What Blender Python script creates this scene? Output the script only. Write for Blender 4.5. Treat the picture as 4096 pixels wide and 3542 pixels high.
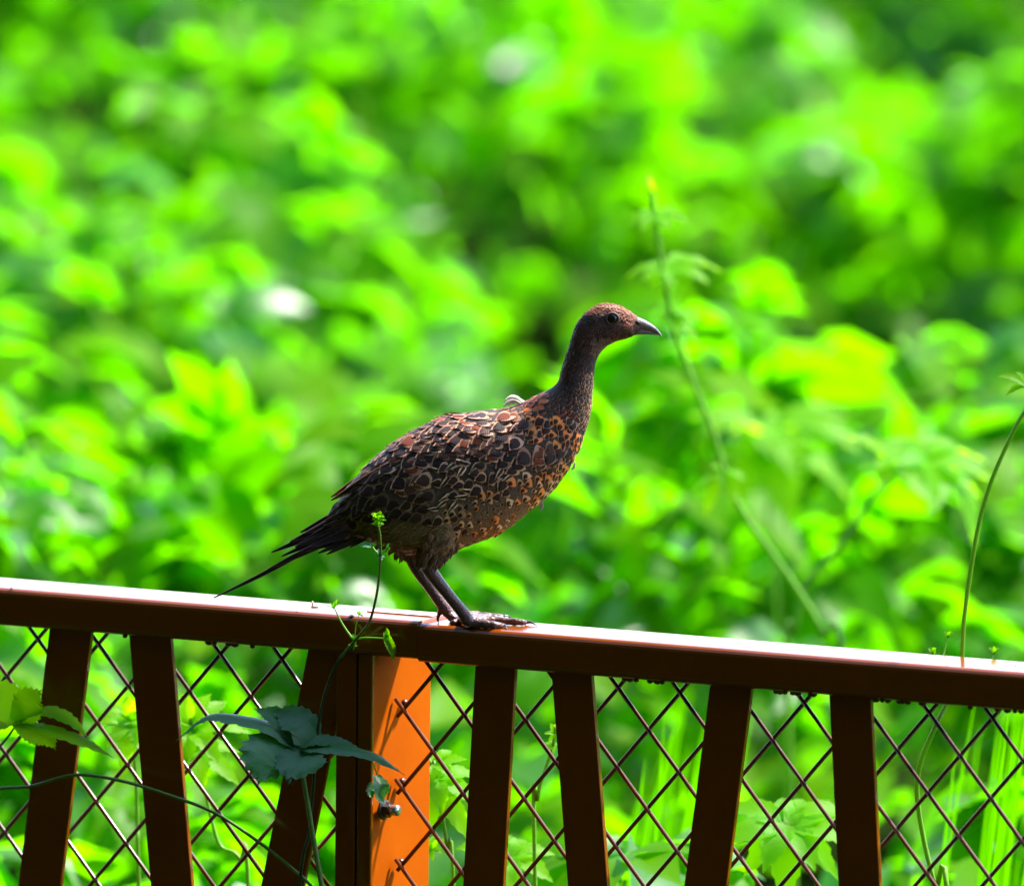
import bpy, bmesh, math, random
import numpy as np
from mathutils import Vector, Matrix, Quaternion

for o in list(bpy.data.objects):
    bpy.data.objects.remove(o, do_unlink=True)
SC = bpy.context.scene
COL = SC.collection
rnd = random.Random(7)
rng = np.random.default_rng(11)

# ------------------------------------------------------------------ camera
# X right, Y away from the camera, Z up, metres.  The photograph is 4096 x 3542 px.
ZT = 1.05                       # height of the top rail
PITCH = math.radians(7.3)
DIST = 16.0
FPX = 4600.0 * DIST             # 4600 px per metre at the bird
FWD = Vector((0, math.cos(PITCH), -math.sin(PITCH)))
UPV = Vector((0, math.sin(PITCH), math.cos(PITCH)))
RIGHT = Vector((1, 0, 0))
O0 = Vector((0, 0, ZT))         # where the bird stands (pixel 1900, 2500)
CAM = O0 - DIST * (FWD + RIGHT * ((1900 - 2048) / FPX) - UPV * ((2500 - 1771) / FPX))

cd = bpy.data.cameras.new('camera')
cam = bpy.data.objects.new('camera', cd)
COL.objects.link(cam)
cam.location = CAM
cam.rotation_euler = (math.pi / 2 - PITCH, 0, 0)
cd.sensor_width = 36.0
cd.lens = FPX * 36.0 / 4096
cd.clip_start = 0.1
cd.clip_end = 2000
cd.dof.use_dof = True
cd.dof.focus_distance = DIST
cd.dof.aperture_fstop = 7.0
SC.camera = cam

# ------------------------------------------------------------------ sky, sun, exposure
SUN_AZ, SUN_EL = math.radians(62), math.radians(56)     # to the right of and beyond the bird
w = bpy.data.worlds.new('World'); SC.world = w; w.use_nodes = True
nt = w.node_tree; nt.nodes.clear()
sky = nt.nodes.new('ShaderNodeTexSky'); sky.sky_type = 'NISHITA'; sky.sun_disc = False
sky.sun_elevation = SUN_EL; sky.sun_rotation = SUN_AZ
sky.air_density = 1.0; sky.dust_density = 0.6; sky.ozone_density = 1.0
bg = nt.nodes.new('ShaderNodeBackground'); bg.inputs[1].default_value = 0.12
wo = nt.nodes.new('ShaderNodeOutputWorld')
nt.links.new(sky.outputs[0], bg.inputs[0]); nt.links.new(bg.outputs[0], wo.inputs[0])
sl = bpy.data.lights.new('sun', 'SUN'); sl.energy = 3.4; sl.angle = math.radians(4); sl.color = (1, 0.96, 0.88)
so = bpy.data.objects.new('sun', sl); COL.objects.link(so)
sdir = Vector((math.sin(SUN_AZ) * math.cos(SUN_EL), math.cos(SUN_AZ) * math.cos(SUN_EL), math.sin(SUN_EL)))
so.rotation_euler = sdir.to_track_quat('Z', 'Y').to_euler()
so.location = (3, 6, 9)
SC.view_settings.view_transform = 'Standard'
SC.view_settings.look = 'None'
SC.view_settings.gamma = 1.0
SC.view_settings.use_curve_mapping = False
SC.view_settings.exposure = 2.45
SC.render.engine = 'CYCLES'
SC.cycles.use_denoising = True
SC.cycles.max_bounces = 8
SC.cycles.transmission_bounces = 6
SC.cycles.transparent_max_bounces = 6
SC.cycles.caustics_reflective = False
SC.cycles.caustics_refractive = False

# ------------------------------------------------------------------ helpers
def ray(px, py):
    return FWD + RIGHT * ((px - 2048) / FPX) - UPV * ((py - 1771) / FPX)

def at_plane(px, py, p, n):
    d = ray(px, py)
    return CAM + d * ((p - CAM).dot(n) / d.dot(n))

def at_y(px, py, y=0.0):
    return at_plane(px, py, Vector((0, y, 0)), Vector((0, 1, 0)))

def at_z(px, py, z):
    return at_plane(px, py, Vector((0, 0, z)), Vector((0, 0, 1)))

def link(name, me, mat=None, parent=None):
    o = bpy.data.objects.new(name, me)
    COL.objects.link(o)
    if mat is not None and me is not None and not me.materials:
        for m in (mat if isinstance(mat, (list, tuple)) else [mat]):
            me.materials.append(m)
    if parent is not None:
        o.parent = parent
        o.matrix_parent_inverse = parent.matrix_basis.inverted()
    return o

def empty(name, loc):
    o = bpy.data.objects.new(name, None)
    o.empty_display_size = 0.05
    o.location = loc
    COL.objects.link(o)
    return o

def tag(o, label=None, cat=None, group=None, kind=None):
    if label: o['label'] = label
    if cat: o['category'] = cat
    if group: o['group'] = group
    if kind: o['kind'] = kind
    return o

class MB:
    """collects vertices and faces, links them as one mesh object"""
    def __init__(self):
        self.v, self.f = [], []
    def add(self, v, f):
        b = len(self.v)
        self.v += [tuple(p) for p in v]
        self.f += [tuple(i + b for i in q) for q in f]
    def tube(self, pts, rad, n=8, caps=True):
        pts = [Vector(p) for p in pts]
        if not hasattr(rad, '__len__'): rad = [rad] * len(pts)
        b = len(self.v); k = len(pts)
        t = (pts[1] - pts[0]).normalized()
        ref = Vector((0, 0, 1)) if abs(t.z) < 0.9 else Vector((1, 0, 0))
        nrm = (ref - t * ref.dot(t)).normalized()
        for i, p in enumerate(pts):
            t = (pts[min(i + 1, k - 1)] - pts[max(i - 1, 0)]).normalized()
            nrm = (nrm - t * nrm.dot(t)).normalized()
            bi = t.cross(nrm)
            for j in range(n):
                a = 2 * math.pi * j / n
                self.v.append(tuple(p + (nrm * math.cos(a) + bi * math.sin(a)) * rad[i]))
        for i in range(k - 1):
            for j in range(n):
                j2 = (j + 1) % n
                self.f.append((b + i * n + j, b + i * n + j2, b + (i + 1) * n + j2, b + (i + 1) * n + j))
        if caps:
            self.f.append(tuple(b + j for j in reversed(range(n))))
            self.f.append(tuple(b + (k - 1) * n + j for j in range(n)))
        return self
    def mesh(self, name, smooth=True):
        me = bpy.data.meshes.new(name)
        me.from_pydata(self.v, [], self.f)
        if smooth:
            me.polygons.foreach_set('use_smooth', [True] * len(me.polygons))
        me.update()
        return me
    def build(self, name, mat, parent=None, smooth=True):
        return link(name, self.mesh(name, smooth), mat, parent)

def spline(pts, n=8):
    """Catmull-Rom through the points (any dimension)"""
    P = np.array([list(p) for p in pts], float)
    P = np.vstack([2 * P[0] - P[1], P, 2 * P[-1] - P[-2]])
    out = []
    for i in range(1, len(P) - 2):
        for t in np.linspace(0, 1, n, endpoint=False):
            a, b, c, d = P[i - 1], P[i], P[i + 1], P[i + 2]
            out.append(0.5 * (2 * b + (c - a) * t + (2 * a - 5 * b + 4 * c - d) * t * t + (3 * b - a - 3 * c + d) * t ** 3))
    out.append(P[-2])
    return np.array(out)

def bevel_box(name, size, bev, mat, parent, matrix, segs=3, long_only=False):
    bm = bmesh.new()
    bmesh.ops.create_cube(bm, size=1)
    bmesh.ops.scale(bm, vec=size, verts=bm.verts)
    if bev > 0:
        ge = [e for e in bm.edges if not long_only or abs((e.verts[0].co - e.verts[1].co).normalized().x) > .9]
        bmesh.ops.bevel(bm, geom=ge, offset=bev, segments=segs, affect='EDGES', profile=0.5)
    me = bpy.data.meshes.new(name); bm.to_mesh(me); bm.free()
    big = sorted(p.area for p in me.polygons)[-6]
    me.polygons.foreach_set('use_smooth', [p.area < big * .999 for p in me.polygons])   # faces flat, rounded edges smooth
    me.transform(matrix)
    o = link(name, me, mat, parent)
    return o

def frame_np(pos, yaw, tilt, tdir, size):
    """leaf frame: spun by yaw, then its plane tilted by `tilt` towards heading tdir"""
    c, s = math.cos(yaw), math.sin(yaw)
    R = np.array([[c, -s, 0], [s, c, 0], [0, 0, 1]])
    ux, uy = math.cos(tdir), math.sin(tdir)          # tilt axis is perpendicular to tdir
    ax = np.array([-uy, ux, 0]); K = np.array([[0, 0, ax[1]], [0, 0, -ax[0]], [-ax[1], ax[0], 0]])
    Rt = np.eye(3) + math.sin(tilt) * K + (1 - math.cos(tilt)) * K @ K
    m = np.eye(4); m[:3, :3] = Rt @ R * size; m[:3, 3] = pos
    return m

# ------------------------------------------------------------------ materials
def new_mat(name):
    m = bpy.data.materials.new(name); m.use_nodes = True
    t = m.node_tree; t.nodes.clear()
    out = t.nodes.new('ShaderNodeOutputMaterial')
    return m, t, out

def N(t, typ, **kw):
    n = t.nodes.new(typ)
    for k, v in kw.items():
        if k.startswith('i_'):
            n.inputs[int(k[2:])].default_value = v
        else:
            setattr(n, k, v)
    return n

def mix_rgb(t, fac, a, b):
    n = t.nodes.new('ShaderNodeMix'); n.data_type = 'RGBA'
    for sock, val in ((n.inputs[0], fac), (n.inputs[6], a), (n.inputs[7], b)):
        if hasattr(val, 'is_linked') or isinstance(val, bpy.types.NodeSocket): t.links.new(val, sock)
        elif isinstance(val, tuple): sock.default_value = (*val, 1) if len(val) == 3 else val
        else: sock.default_value = val
    return n.outputs[2]

def noise(t, scale, detail=4, rough=0.6, coord='Object'):
    tc = t.nodes.new('ShaderNodeTexCoord')
    n = N(t, 'ShaderNodeTexNoise'); n.inputs['Scale'].default_value = scale
    n.inputs['Detail'].default_value = detail; n.inputs['Roughness'].default_value = rough
    t.links.new(tc.outputs[coord], n.inputs['Vector'])
    return n.outputs['Fac']

def ramp(t, fac, stops):
    r = t.nodes.new('ShaderNodeValToRGB'); t.links.new(fac, r.inputs[0])
    el = r.color_ramp.elements
    while len(el) < len(stops): el.new(0.5)
    for e, (p, c) in zip(el, stops):
        e.position = p; e.color = (*c, 1) if len(c) == 3 else c
    return r.outputs[0]

def bump(t, height, strength, dist):
    b = t.nodes.new('ShaderNodeBump'); b.inputs['Strength'].default_value = strength
    b.inputs['Distance'].default_value = dist
    t.links.new(height, b.inputs['Height'])
    return b.outputs[0]

def principled(t, out, col, rough=0.5, spec=0.5, nrm=None, metal=0.0, coat=0.0):
    p = t.nodes.new('ShaderNodeBsdfPrincipled')
    if isinstance(col, tuple): p.inputs['Base Color'].default_value = (*col, 1)
    else: t.links.new(col, p.inputs['Base Color'])
    if isinstance(rough, (int, float)): p.inputs['Roughness'].default_value = rough
    else: t.links.new(rough, p.inputs['Roughness'])
    p.inputs['Specular IOR Level'].default_value = spec
    p.inputs['Metallic'].default_value = metal
    p.inputs['Coat Weight'].default_value = coat
    if nrm is not None: t.links.new(nrm, p.inputs['Normal'])
    if out is not None: t.links.new(p.outputs[0], out.inputs[0])
    return p

def make_paint(name, col, col2, rough):
    m, t, out = new_mat(name)
    n1 = noise(t, 9.0, 6, 0.65)
    n2 = noise(t, 170.0, 5, 0.7)
    base = ramp(t, n1, [(0.3, col), (0.75, col2)])
    speck = ramp(t, n2, [(0.70, (0, 0, 0)), (0.76, (1, 1, 1))])
    base = mix_rgb(t, speck, base, (col[0] * 0.45, col[1] * 0.5, col[2] + 0.002))
    rr = N(t, 'ShaderNodeMapRange'); t.links.new(n1, rr.inputs[0])
    rr.inputs[3].default_value = rough * 0.8; rr.inputs[4].default_value = rough * 1.3
    principled(t, out, base, rr.outputs[0], 0.5, bump(t, n2, 0.12, 0.0006))
    return m

def make_leaf(name, top, top2, trans, tfac=0.5, rough=0.38, spec=0.5, veins=True, scale=60):
    """leaf: glossy cuticle over green tissue that lets light through"""
    m, t, out = new_mat(name)
    at = N(t, 'ShaderNodeAttribute', attribute_name='tone')
    base = mix_rgb(t, at.outputs['Fac'], top, top2)
    tr2 = mix_rgb(t, at.outputs['Fac'], trans, (trans[0] * 1.3, trans[1] * 1.05, trans[2]))
    n = noise(t, scale, 4, 0.6)
    p = principled(t, None, base, rough, spec, bump(t, n, 0.25, 0.002))
    if name == 'vine_leaf':          # only some of the leaves have a glossy face
        gl = N(t, 'ShaderNodeMapRange'); t.links.new(at.outputs['Fac'], gl.inputs[0])
        gl.inputs[1].default_value = .05; gl.inputs[2].default_value = .28; gl.inputs[3].default_value = .62; gl.inputs[4].default_value = .06
        t.links.new(gl.outputs[0], p.inputs['Specular IOR Level'])
    tl = t.nodes.new('ShaderNodeBsdfTranslucent'); t.links.new(tr2, tl.inputs[0])
    mx = t.nodes.new('ShaderNodeMixShader'); mx.inputs[0].default_value = tfac
    t.links.new(p.outputs[0], mx.inputs[1]); t.links.new(tl.outputs[0], mx.inputs[2])
    t.links.new(mx.outputs[0], out.inputs[0])
    return m

def make_plain(name, c1, c2, scale, rough=0.6, spec=0.4, bstr=0.3, bdist=0.001, coat=0.0):
    m, t, out = new_mat(name)
    n = noise(t, scale, 5, 0.65)
    principled(t, out, ramp(t, n, [(0.3, c1), (0.7, c2)]), rough, spec, bump(t, n, bstr, bdist), coat=coat)
    return m

M = {}
M['paint'] = make_paint('brown_paint', (0.21, 0.044, 0.0006), (0.16, 0.032, 0.0004), 0.15)
M['post'] = make_paint('lit_side_orange', (0.42, 0.080, 0.0002), (0.33, 0.055, 0.0002), 0.6)  # light on the post's side put into the colour, brighter than the brown
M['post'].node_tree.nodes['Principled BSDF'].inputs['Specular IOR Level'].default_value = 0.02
M['nut'] = make_paint('dark_steel', (0.02, 0.016, 0.016), (0.03, 0.022, 0.02), 0.3)
M['wire'] = make_paint('wire_paint', (0.085, 0.022, 0.006), (0.06, 0.015, 0.005), 0.30)
M['bolt'] = make_plain('zinc', (0.55, 0.55, 0.58), (0.42, 0.42, 0.45), 300, 0.25, 0.5, 0.1)
M['bolt'].node_tree.nodes['Principled BSDF'].inputs['Metallic'].default_value = 0.9
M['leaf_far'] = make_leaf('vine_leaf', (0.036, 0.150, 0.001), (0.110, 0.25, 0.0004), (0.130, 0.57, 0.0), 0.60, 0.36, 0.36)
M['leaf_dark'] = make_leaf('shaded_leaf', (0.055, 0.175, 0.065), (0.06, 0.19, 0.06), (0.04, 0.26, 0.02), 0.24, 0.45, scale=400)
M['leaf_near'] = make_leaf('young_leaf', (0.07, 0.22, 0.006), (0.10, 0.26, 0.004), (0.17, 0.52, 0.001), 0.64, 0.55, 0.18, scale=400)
M['leaf_bright'] = make_leaf('sunlit_leaf', (0.10, 0.30, 0.006), (0.14, 0.34, 0.004), (0.34, 0.80, 0.002), 0.72, 0.5, 0.25, scale=400)  # backlit glow put into the colour, a brighter copy of the vine leaf
M['stem'] = make_plain('vine_stem', (0.06, 0.16, 0.012), (0.12, 0.20, 0.025), 220, 0.45, 0.4)
M['stem_dark'] = make_plain('shaded_stem', (0.010, 0.026, 0.003), (0.018, 0.034, 0.005), 220, 0.5, 0.3)  # shade on the lower sprig put into a darker stem colour
M['stem_young'] = make_leaf('young_stem', (0.15, 0.36, 0.02), (0.20, 0.42, 0.02), (0.2, 0.5, 0.01), 0.4, 0.45, scale=400)
M['soil'] = make_plain('soil', (0.004, 0.010, 0.002), (0.010, 0.018, 0.003), 6, 0.95, 0.0, 0.6, 0.02)
M['bark'] = make_plain('bark', (0.05, 0.035, 0.022), (0.11, 0.085, 0.06), 14, 0.9, 0.2, 0.8, 0.02)
M['tree_leaf'] = make_leaf('tree_leaf', (0.022, 0.06, 0.012), (0.035, 0.09, 0.014), (0.04, 0.12, 0.006), 0.3, 0.5)

# ------------------------------------------------------------------ ground
mb = MB(); mb.add([(-300, -300, 0), (300, -300, 0), (300, 300, 0), (-300, 300, 0)], [(0, 1, 2, 3)])
tag(mb.build('ground', M['soil']), 'dark soil under the vines and fence', kind='structure')
# ------------------------------------------------------------------ fence
FA, FB = at_z(0, 2361, ZT), at_z(4096, 2691, ZT)
T = (FB - FA).normalized()                      # along the rail, to the right
NB = Vector((-T.y, T.x, 0))                     # away from the camera
if NB.y < 0: NB = -NB
RH, RD = 0.0335, 0.066                          # rail height and depth
F0 = FA + T * T.dot(O0 - FA)                    # point of the front edge nearest the bird

def on_fence(px, py, back=0.0):
    """pixel -> point of the vertical plane that lies `back` behind the rail's front face"""
    return at_plane(px, py, F0 + NB * back, NB)

def fpos(s, back, z):
    return F0 + T * s + NB * back + Vector((0, 0, z - ZT))

def s_of(p):
    return (p - F0).dot(T)

def frame_matrix(origin, xdir, ydir, zdir):
    return Matrix(((xdir.x, ydir.x, zdir.x, origin.x), (xdir.y, ydir.y, zdir.y, origin.y), (xdir.z, ydir.z, zdir.z, origin.z), (0, 0, 0, 1)))

ZU = Vector((0, 0, 1))
S_JOINT = s_of(on_fence(1668, 2520))            # where the left rail ends
S_L, S_R = -1.55, 1.75
Z_BOT = 0.08
left = empty('lattice_fence', fpos(-0.8, RD / 2, 0))
tag(left, 'brown fence panel of leaning slats whose top rail has the pink scuffed end', 'fence')
right = empty('lattice_fence', fpos(0.8, RD / 2, 0))
tag(right, 'brown fence panel of leaning slats and wire lattice under the bird', 'fence')
post = empty('fence_post', fpos(S_JOINT, RD / 2, 0))
tag(post, 'brown fence post, its lit side coloured orange, with a bolt between the two panels', 'fence post')

def rail(name, s0, s1, ztop, parent, front=0.0, depth=RD, h=RH, bev=0.0062):
    mid = fpos((s0 + s1) / 2, front + depth / 2, ztop - h / 2)
    return bevel_box(name, (s1 - s0, depth, h), bev, M['paint'], parent, frame_matrix(mid, T, NB, ZU), 4, True)

rail('top_rail', S_L, S_JOINT - 0.0002, ZT + 0.0022, left, front=-0.0004)
rail('top_rail', S_JOINT, S_R, ZT, right)
rail('bottom_rail', S_L, S_JOINT - 0.05, Z_BOT, left)
rail('bottom_rail', S_JOINT + 0.03, S_R, Z_BOT, right)

def slat(parent, tl, tr, bl, br):
    """slat given by the pixels of its top-left/right and bottom-left/right corners, run on to the bottom rail"""
    back = 0.008
    a, b, c, d = (on_fence(*p, back) for p in (tl, tr, bl, br))
    top, bot = (a + b) / 2, (c + d) / 2
    wdt = ((b - a).dot(T) + (d - c).dot(T)) / 2
    dirv = (bot - top).normalized()
    top = top - dirv * 0.012
    k = (Z_BOT - 0.004 - top.z) / dirv.z
    bot = top + dirv * k
    xd = NB.cross(dirv); xd = xd if xd.dot(T) > 0 else -xd
    mid = (top + bot) / 2
    return bevel_box('slat', (wdt, 0.0055, (top - bot).length), 0.0009, M['paint'], parent,
                     frame_matrix(mid + NB * 0.00275, xd, NB, -dirv), 2)

slat(left, (196, 2529), (362, 2540), (73, 3542), (239, 3542))
slat(left, (516, 2553), (683, 2566), (603, 3542), (766, 3542))
slat(left, (1234, 2610), (1392, 2620), (1043, 3542), (1211, 3542))
slat(right, (1899, 2674), (2060, 2684), (1852, 3542), (2011, 3542))
slat(right, (2206, 2701), (2366, 2712), (2270, 3542), (2430, 3542))
slat(right, (2838, 2747), (3004, 2758), (2738, 3542), (2902, 3542))
slat(right, (3315, 2782), (3483, 2796), (3354, 3542), (3517, 3542))
# slats the frame does not show, carrying the pattern on
for x0, d in ((-420, -50), (-1050, 45), (-1420, -50)):
    slat(left, (x0, 2500 + x0 * .08), (x0 + 165, 2515 + x0 * .08), (x0 + d * 2, 3542), (x0 + d * 2 + 165, 3542))
for x0, d in ((4560, -50), (5040, 45), (5750, -50), (6230, 45)):
    slat(right, (x0, 2510 + x0 * .08), (x0 + 165, 2525 + x0 * .08), (x0 + d * 2, 3542), (x0 + d * 2 + 165, 3542))

# lattice wires: two families of straight rods, one behind the other
WB = 0.047                                        # wire plane behind the rail front
WR = 0.0019
def lattice(parent, anchor, s0, s1, z0, z1):
    P0 = on_fence(*anchor, WB)
    pa = on_fence(anchor[0] + 119.2, anchor[1] + 167, WB) - P0
    pb = on_fence(anchor[0] + 124.2, anchor[1] - 147, WB) - P0
    for fam, (d, step) in enumerate(((pa, pb), (pb, pa))):
        dt, dz = d.dot(T), d.z
        st, sz = step.dot(T), step.z
        for k in range(-90, 91):
            ps, pz = s_of(P0) + k * st, P0.z + k * sz
            ts = sorted(((s0 - ps) / dt, (s1 - ps) / dt)); tz = sorted(((z0 - pz) / dz, (z1 - pz) / dz))
            t0, t1 = max(ts[0], tz[0]), min(ts[1], tz[1])
            if t1 - t0 < 0.15: continue
            back = WB + (-0.0015 if fam == 0 else 0.0015)
            a = fpos(ps + dt * t0, back, pz + dz * t0); b = fpos(ps + dt * t1, back, pz + dz * t1)
            sg = rnd.uniform(-0.0004, 0.0004)
            mb = MB(); mb.tube([a, a.lerp(b, 0.5) + T * sg, b], WR, 8)
            mb.build('lattice_wire', M['wire'], parent)

S_POST_R = s_of(on_fence(1489, 3000, 0.004))     # right side face of the post
lattice(right, (1614, 2832), S_POST_R - 0.001, S_R, Z_BOT - 0.01, ZT - RH + 0.004)
lattice(left, (395, 2570), S_L, s_of(on_fence(1344, 3000, WB)) + 0.012, Z_BOT - 0.01, ZT - RH + 0.004)

# post: deep tube with the panel's stile in front of its left half and a dark gap between them
pw = 0.014
lean = Vector((0.0105, 0, 1)).normalized()
def upright(name, px0, px1, front, depth, ztop, parent, bev=0.0015, mat='paint'):
    a, b = on_fence(px0, 3000, front), on_fence(px1, 3000, front)
    s0, s1 = s_of(a), s_of(b)
    zmid = (ztop - 0.02) / 2
    mid = fpos((s0 + s1) / 2, front + depth / 2, zmid) + Vector((0.0105 * (zmid - a.z), 0, 0))
    return bevel_box(name, (s1 - s0, depth, ztop + 0.02), bev, M[mat], parent, frame_matrix(mid, T, NB, lean), 2)
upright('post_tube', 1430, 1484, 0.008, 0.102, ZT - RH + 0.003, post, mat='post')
upright('shaded_front', 1429, 1486, 0.004, 0.0045, ZT - RH + 0.003, post)  # part added so the post's shaded front takes the darker paint
upright('end_stile', 1342, 1422, 0.0045, 0.040, ZT - RH + 0.004, left)
upright('gap_strip', 1415, 1436, 0.016, 0.020, ZT - RH + 0.002, post, 0.0)
upright('post_foot', 1400, 1530, -0.02, 0.14, 0.012, post, 0.001)

# bolt through the side face: washer, nut and threaded end
side_n = T
bp = at_plane(1533, 3235, fpos(S_POST_R, 0, ZT), T)
def disc(name, s, r0, r1, h, n, mat, parent, r2=None):
    mb = MB()
    q = bp + T * s
    mb.tube([q, q + T * h * 0.15, q + T * h * 0.85, q + T * h], [r0, r1, r1, r2 or r0], n)
    return mb.build(name, mat, parent, smooth=(n > 6))
ba = disc('bolt', -0.004, 0.0030, 0.0030, 0.018, 16, M['bolt'], post)
disc('washer', -0.0005, 0.0086, 0.0092, 0.0024, 24, M['nut'], ba)
disc('nut', 0.0017, 0.0066, 0.0070, 0.0060, 6, M['nut'], ba)
disc('cap_nut', 0.0074, 0.0046, 0.0050, 0.0080, 14, M['bolt'], ba, 0.0046)
# weld beads where the lattice meets the post
for (px, py) in ((1616, 2812), (1606, 3126), (1601, 3448)):
    q = at_plane(px, py, fpos(S_POST_R, 0, ZT), T)
    mb = MB(); mb.tube([q - T * 0.001, q + T * 0.0012, q + T * 0.003, q + T * 0.004], [0.0035, 0.0042, 0.003, 0.001], 10)
    mb.build('weld_bead', M['wire'], post)
# small dark drip beads along the lower edge of the rails
DRIP = []
for r_ in (.0024, .0031, .0040):
    bm = bmesh.new(); bmesh.ops.create_uvsphere(bm, u_segments=10, v_segments=7, radius=r_)
    for v in bm.verts: v.co.z *= .85
    me = bpy.data.meshes.new('drip_bead'); bm.to_mesh(me); bm.free(); me.materials.append(M['wire'])
    me.polygons.foreach_set('use_smooth', [True] * len(me.polygons)); DRIP.append(me)
for k, x in enumerate((500, 530, 836, 858, 915, 940, 1010, 2500, 2520, 2545, 2600, 2630, 2650, 3105, 3120, 3140, 3172, 3192, 3240, 3255, 3505, 3530, 3552, 3600, 3612, 3632, 3690, 3880, 3990, 4030, 4060, 4085)):
    pr_ = left if x < 1600 else right
    q = on_fence(x, 2512 + .081 * x, .005 + .003 * (k % 3))
    o = bpy.data.objects.new('drip_bead', DRIP[(k * 7) % 3]); COL.objects.link(o); o.parent = pr_
    o.matrix_parent_inverse = pr_.matrix_basis.inverted()
    o.location = Vector((q.x, q.y, ZT - RH - .0006 + (.0022 if x < 1600 else 0)))
# ------------------------------------------------------------------ unseen trees added on the camera's side to shade the fence fronts
def tree_meshes(seed, zc, zr, rr, nc, top):
    r = np.random.default_rng(seed)
    mb = MB()
    mb.tube([(0, 0, -.1), (.05, .02, top * .22), (-.05, .08, top * .45), (.1, 0, top * .72), (.05, -.05, top)], [.24, .18, .15, .10, .04], 10)
    for k in range(9):
        a = k * 2.4; z = zc - zr * .55 + k * zr * .15
        d = Vector((math.cos(a), math.sin(a), .45)); p = Vector((0, 0, z))
        mb.tube([p, p + d * .9, p + d * 1.7 + Vector((0, 0, .25)), p + d * 2.4 + Vector((0, 0, .2))], [.09, .065, .04, .015], 6)
    trunk = mb.mesh('trunk')
    V = np.array([(0, 0, 0), (-.5, .45, .06), (0, 1.1, -.08), (.5, .45, .06)], float); F = np.array([(0, 3, 2, 1)])
    vs, fs, tn = [], [], []
    clumps = [(r.normal(0, 1, 3)) for _ in range(nc)]
    n = 0
    for c in clumps:
        c = c / np.linalg.norm(c) * r.uniform(.45, 1.0) ** .5
        c = np.array([c[0] * rr, c[1] * rr, zc + c[2] * zr])
        for _ in range(52):
            q = r.normal(0, .50, 3)
            m = frame_np(c + q, r.uniform(0, 6.28), abs(r.normal(0, .7)), r.uniform(0, 6.28), r.uniform(.20, .36))
            vs.append(V @ m[:3, :3].T + m[:3, 3]); fs.append(F + n); n += 4
            tn.append(np.full(4, r.uniform(), np.float32))
    me = bpy.data.meshes.new('crown')
    V = np.vstack(vs); Fq = np.vstack(fs)
    me.from_pydata(V.tolist(), [], Fq.tolist())
    at = me.attributes.new('tone', 'FLOAT', 'POINT'); at.data.foreach_set('value', np.concatenate(tn))
    me.materials.append(M['tree_leaf']); trunk.materials.append(M['bark'])
    return trunk, me

KINDS = {'low': tree_meshes(5, 3.6, 3.2, 2.5, 64, 6.6), 'tall': tree_meshes(8, 8.2, 2.4, 4.0, 84, 10.0)}
def plant_tree(kind, x, y, s, rz, label):
    t = empty('added_shade_tree', (x, y, 0)); t.rotation_euler.z = rz; t.scale = (s, s, s)
    tag(t, label, 'tree', 'unseen trees added for shade on the near side of the fence')
    for nm, me in zip(('trunk', 'crown'), KINDS[kind]):
        o = bpy.data.objects.new(nm, me); COL.objects.link(o); o.parent = t
for x, y, s, rz in ((4.4, -8.0, .95, 0), (-4.0, -3.2, .9, 1), (-4.6, -8.0, 1.05, 2), (5.2, -12.0, 1.1, 3), (-4.8, -13.0, 1.1, 4),
                    (0.3, -22.0, 1.25, 5), (4.9, -18.0, 1.2, 6), (-4.6, -18.5, 1.2, .5), (-8.2, -5.5, 1.2, 1.5), (-7.6, 0.2, 1.1, 2.5),
                    (-9.5, -11, 1.3, 3.5), (9.2, -13, 1.3, 4.5), (-3.5, -24.0, 1.3, 5.5), (4.3, -24, 1.3, 5.2), (-11.5, -1.5, 1.4, 1.1), (-10.5, 4.0, 1.3, .2)):
    plant_tree('low', x, y, s, rz, 'unseen tree leafy down to the ground, added to shade the near side of the fence')
for x, y, s, rz in ((-2.9, -5.2, 1.0, 0), (3.3, -10.0, 1.05, 1), (-2.8, -12.5, 1.1, 2), (3.0, -16.5, 1.1, 3), (-3.0, -18.5, 1.1, 4)):
    plant_tree('tall', x, y, s, rz, 'unseen tall tree with a high spreading crown, added to shade the near side of the fence')
# ------------------------------------------------------------------ leaves
LOBES5 = [(0, 1.0, .25), (47, .86, .22), (-47, .86, .22), (98, .56, .17), (-98, .56, .17)]
LOBES3 = [(0, 1.0, .30), (52, .78, .24), (-52, .78, .24)]

def leaf_geo(lobes, ns=3, cup=0.25, droop=0.35, fold=0.3, serr=0, seed=0):
    """palmate leaf, unit size, petiole at the origin, main lobe along +Y, top side +Z"""
    r = random.Random(seed)
    V, F = [], []
    for li, (ang, L, W) in enumerate(lobes):
        a = math.radians(ang + r.uniform(-5, 5)); L *= r.uniform(.92, 1.08)
        ax, px = Vector((math.sin(a), math.cos(a), 0)), Vector((math.cos(a), -math.sin(a), 0))
        b = len(V); dro = droop * r.uniform(.7, 1.3); k = ns * (2 if serr else 1)
        for i in range(k + 1):
            t = i / k
            wd = W * L * 1.25 * (math.sin(math.pi * min(1, t * .86 + .10)) ** .85) * (1 - t ** 5)
            if i == k: wd = 0.004
            if serr and 0 < i < k: wd *= 1.0 + serr * (1 if i % 2 else -1)
            c = ax * (L * t)
            z = -dro * L * t * t + cup * .25 * L * t - .004 * li
            for q, sg in enumerate((-1, 0, 1)):
                V.append(tuple(c + px * wd * sg + ax * (.05 * L * (abs(sg)) * (1 - t)) + Vector((0, 0, z + fold * wd * abs(sg)))))
        for i in range(k):
            for q in (0, 1):
                F.append((b + i * 3 + q, b + i * 3 + q + 1, b + i * 3 + q + 4, b + i * 3 + q + 3))
    return np.array(V, float), F

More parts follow.
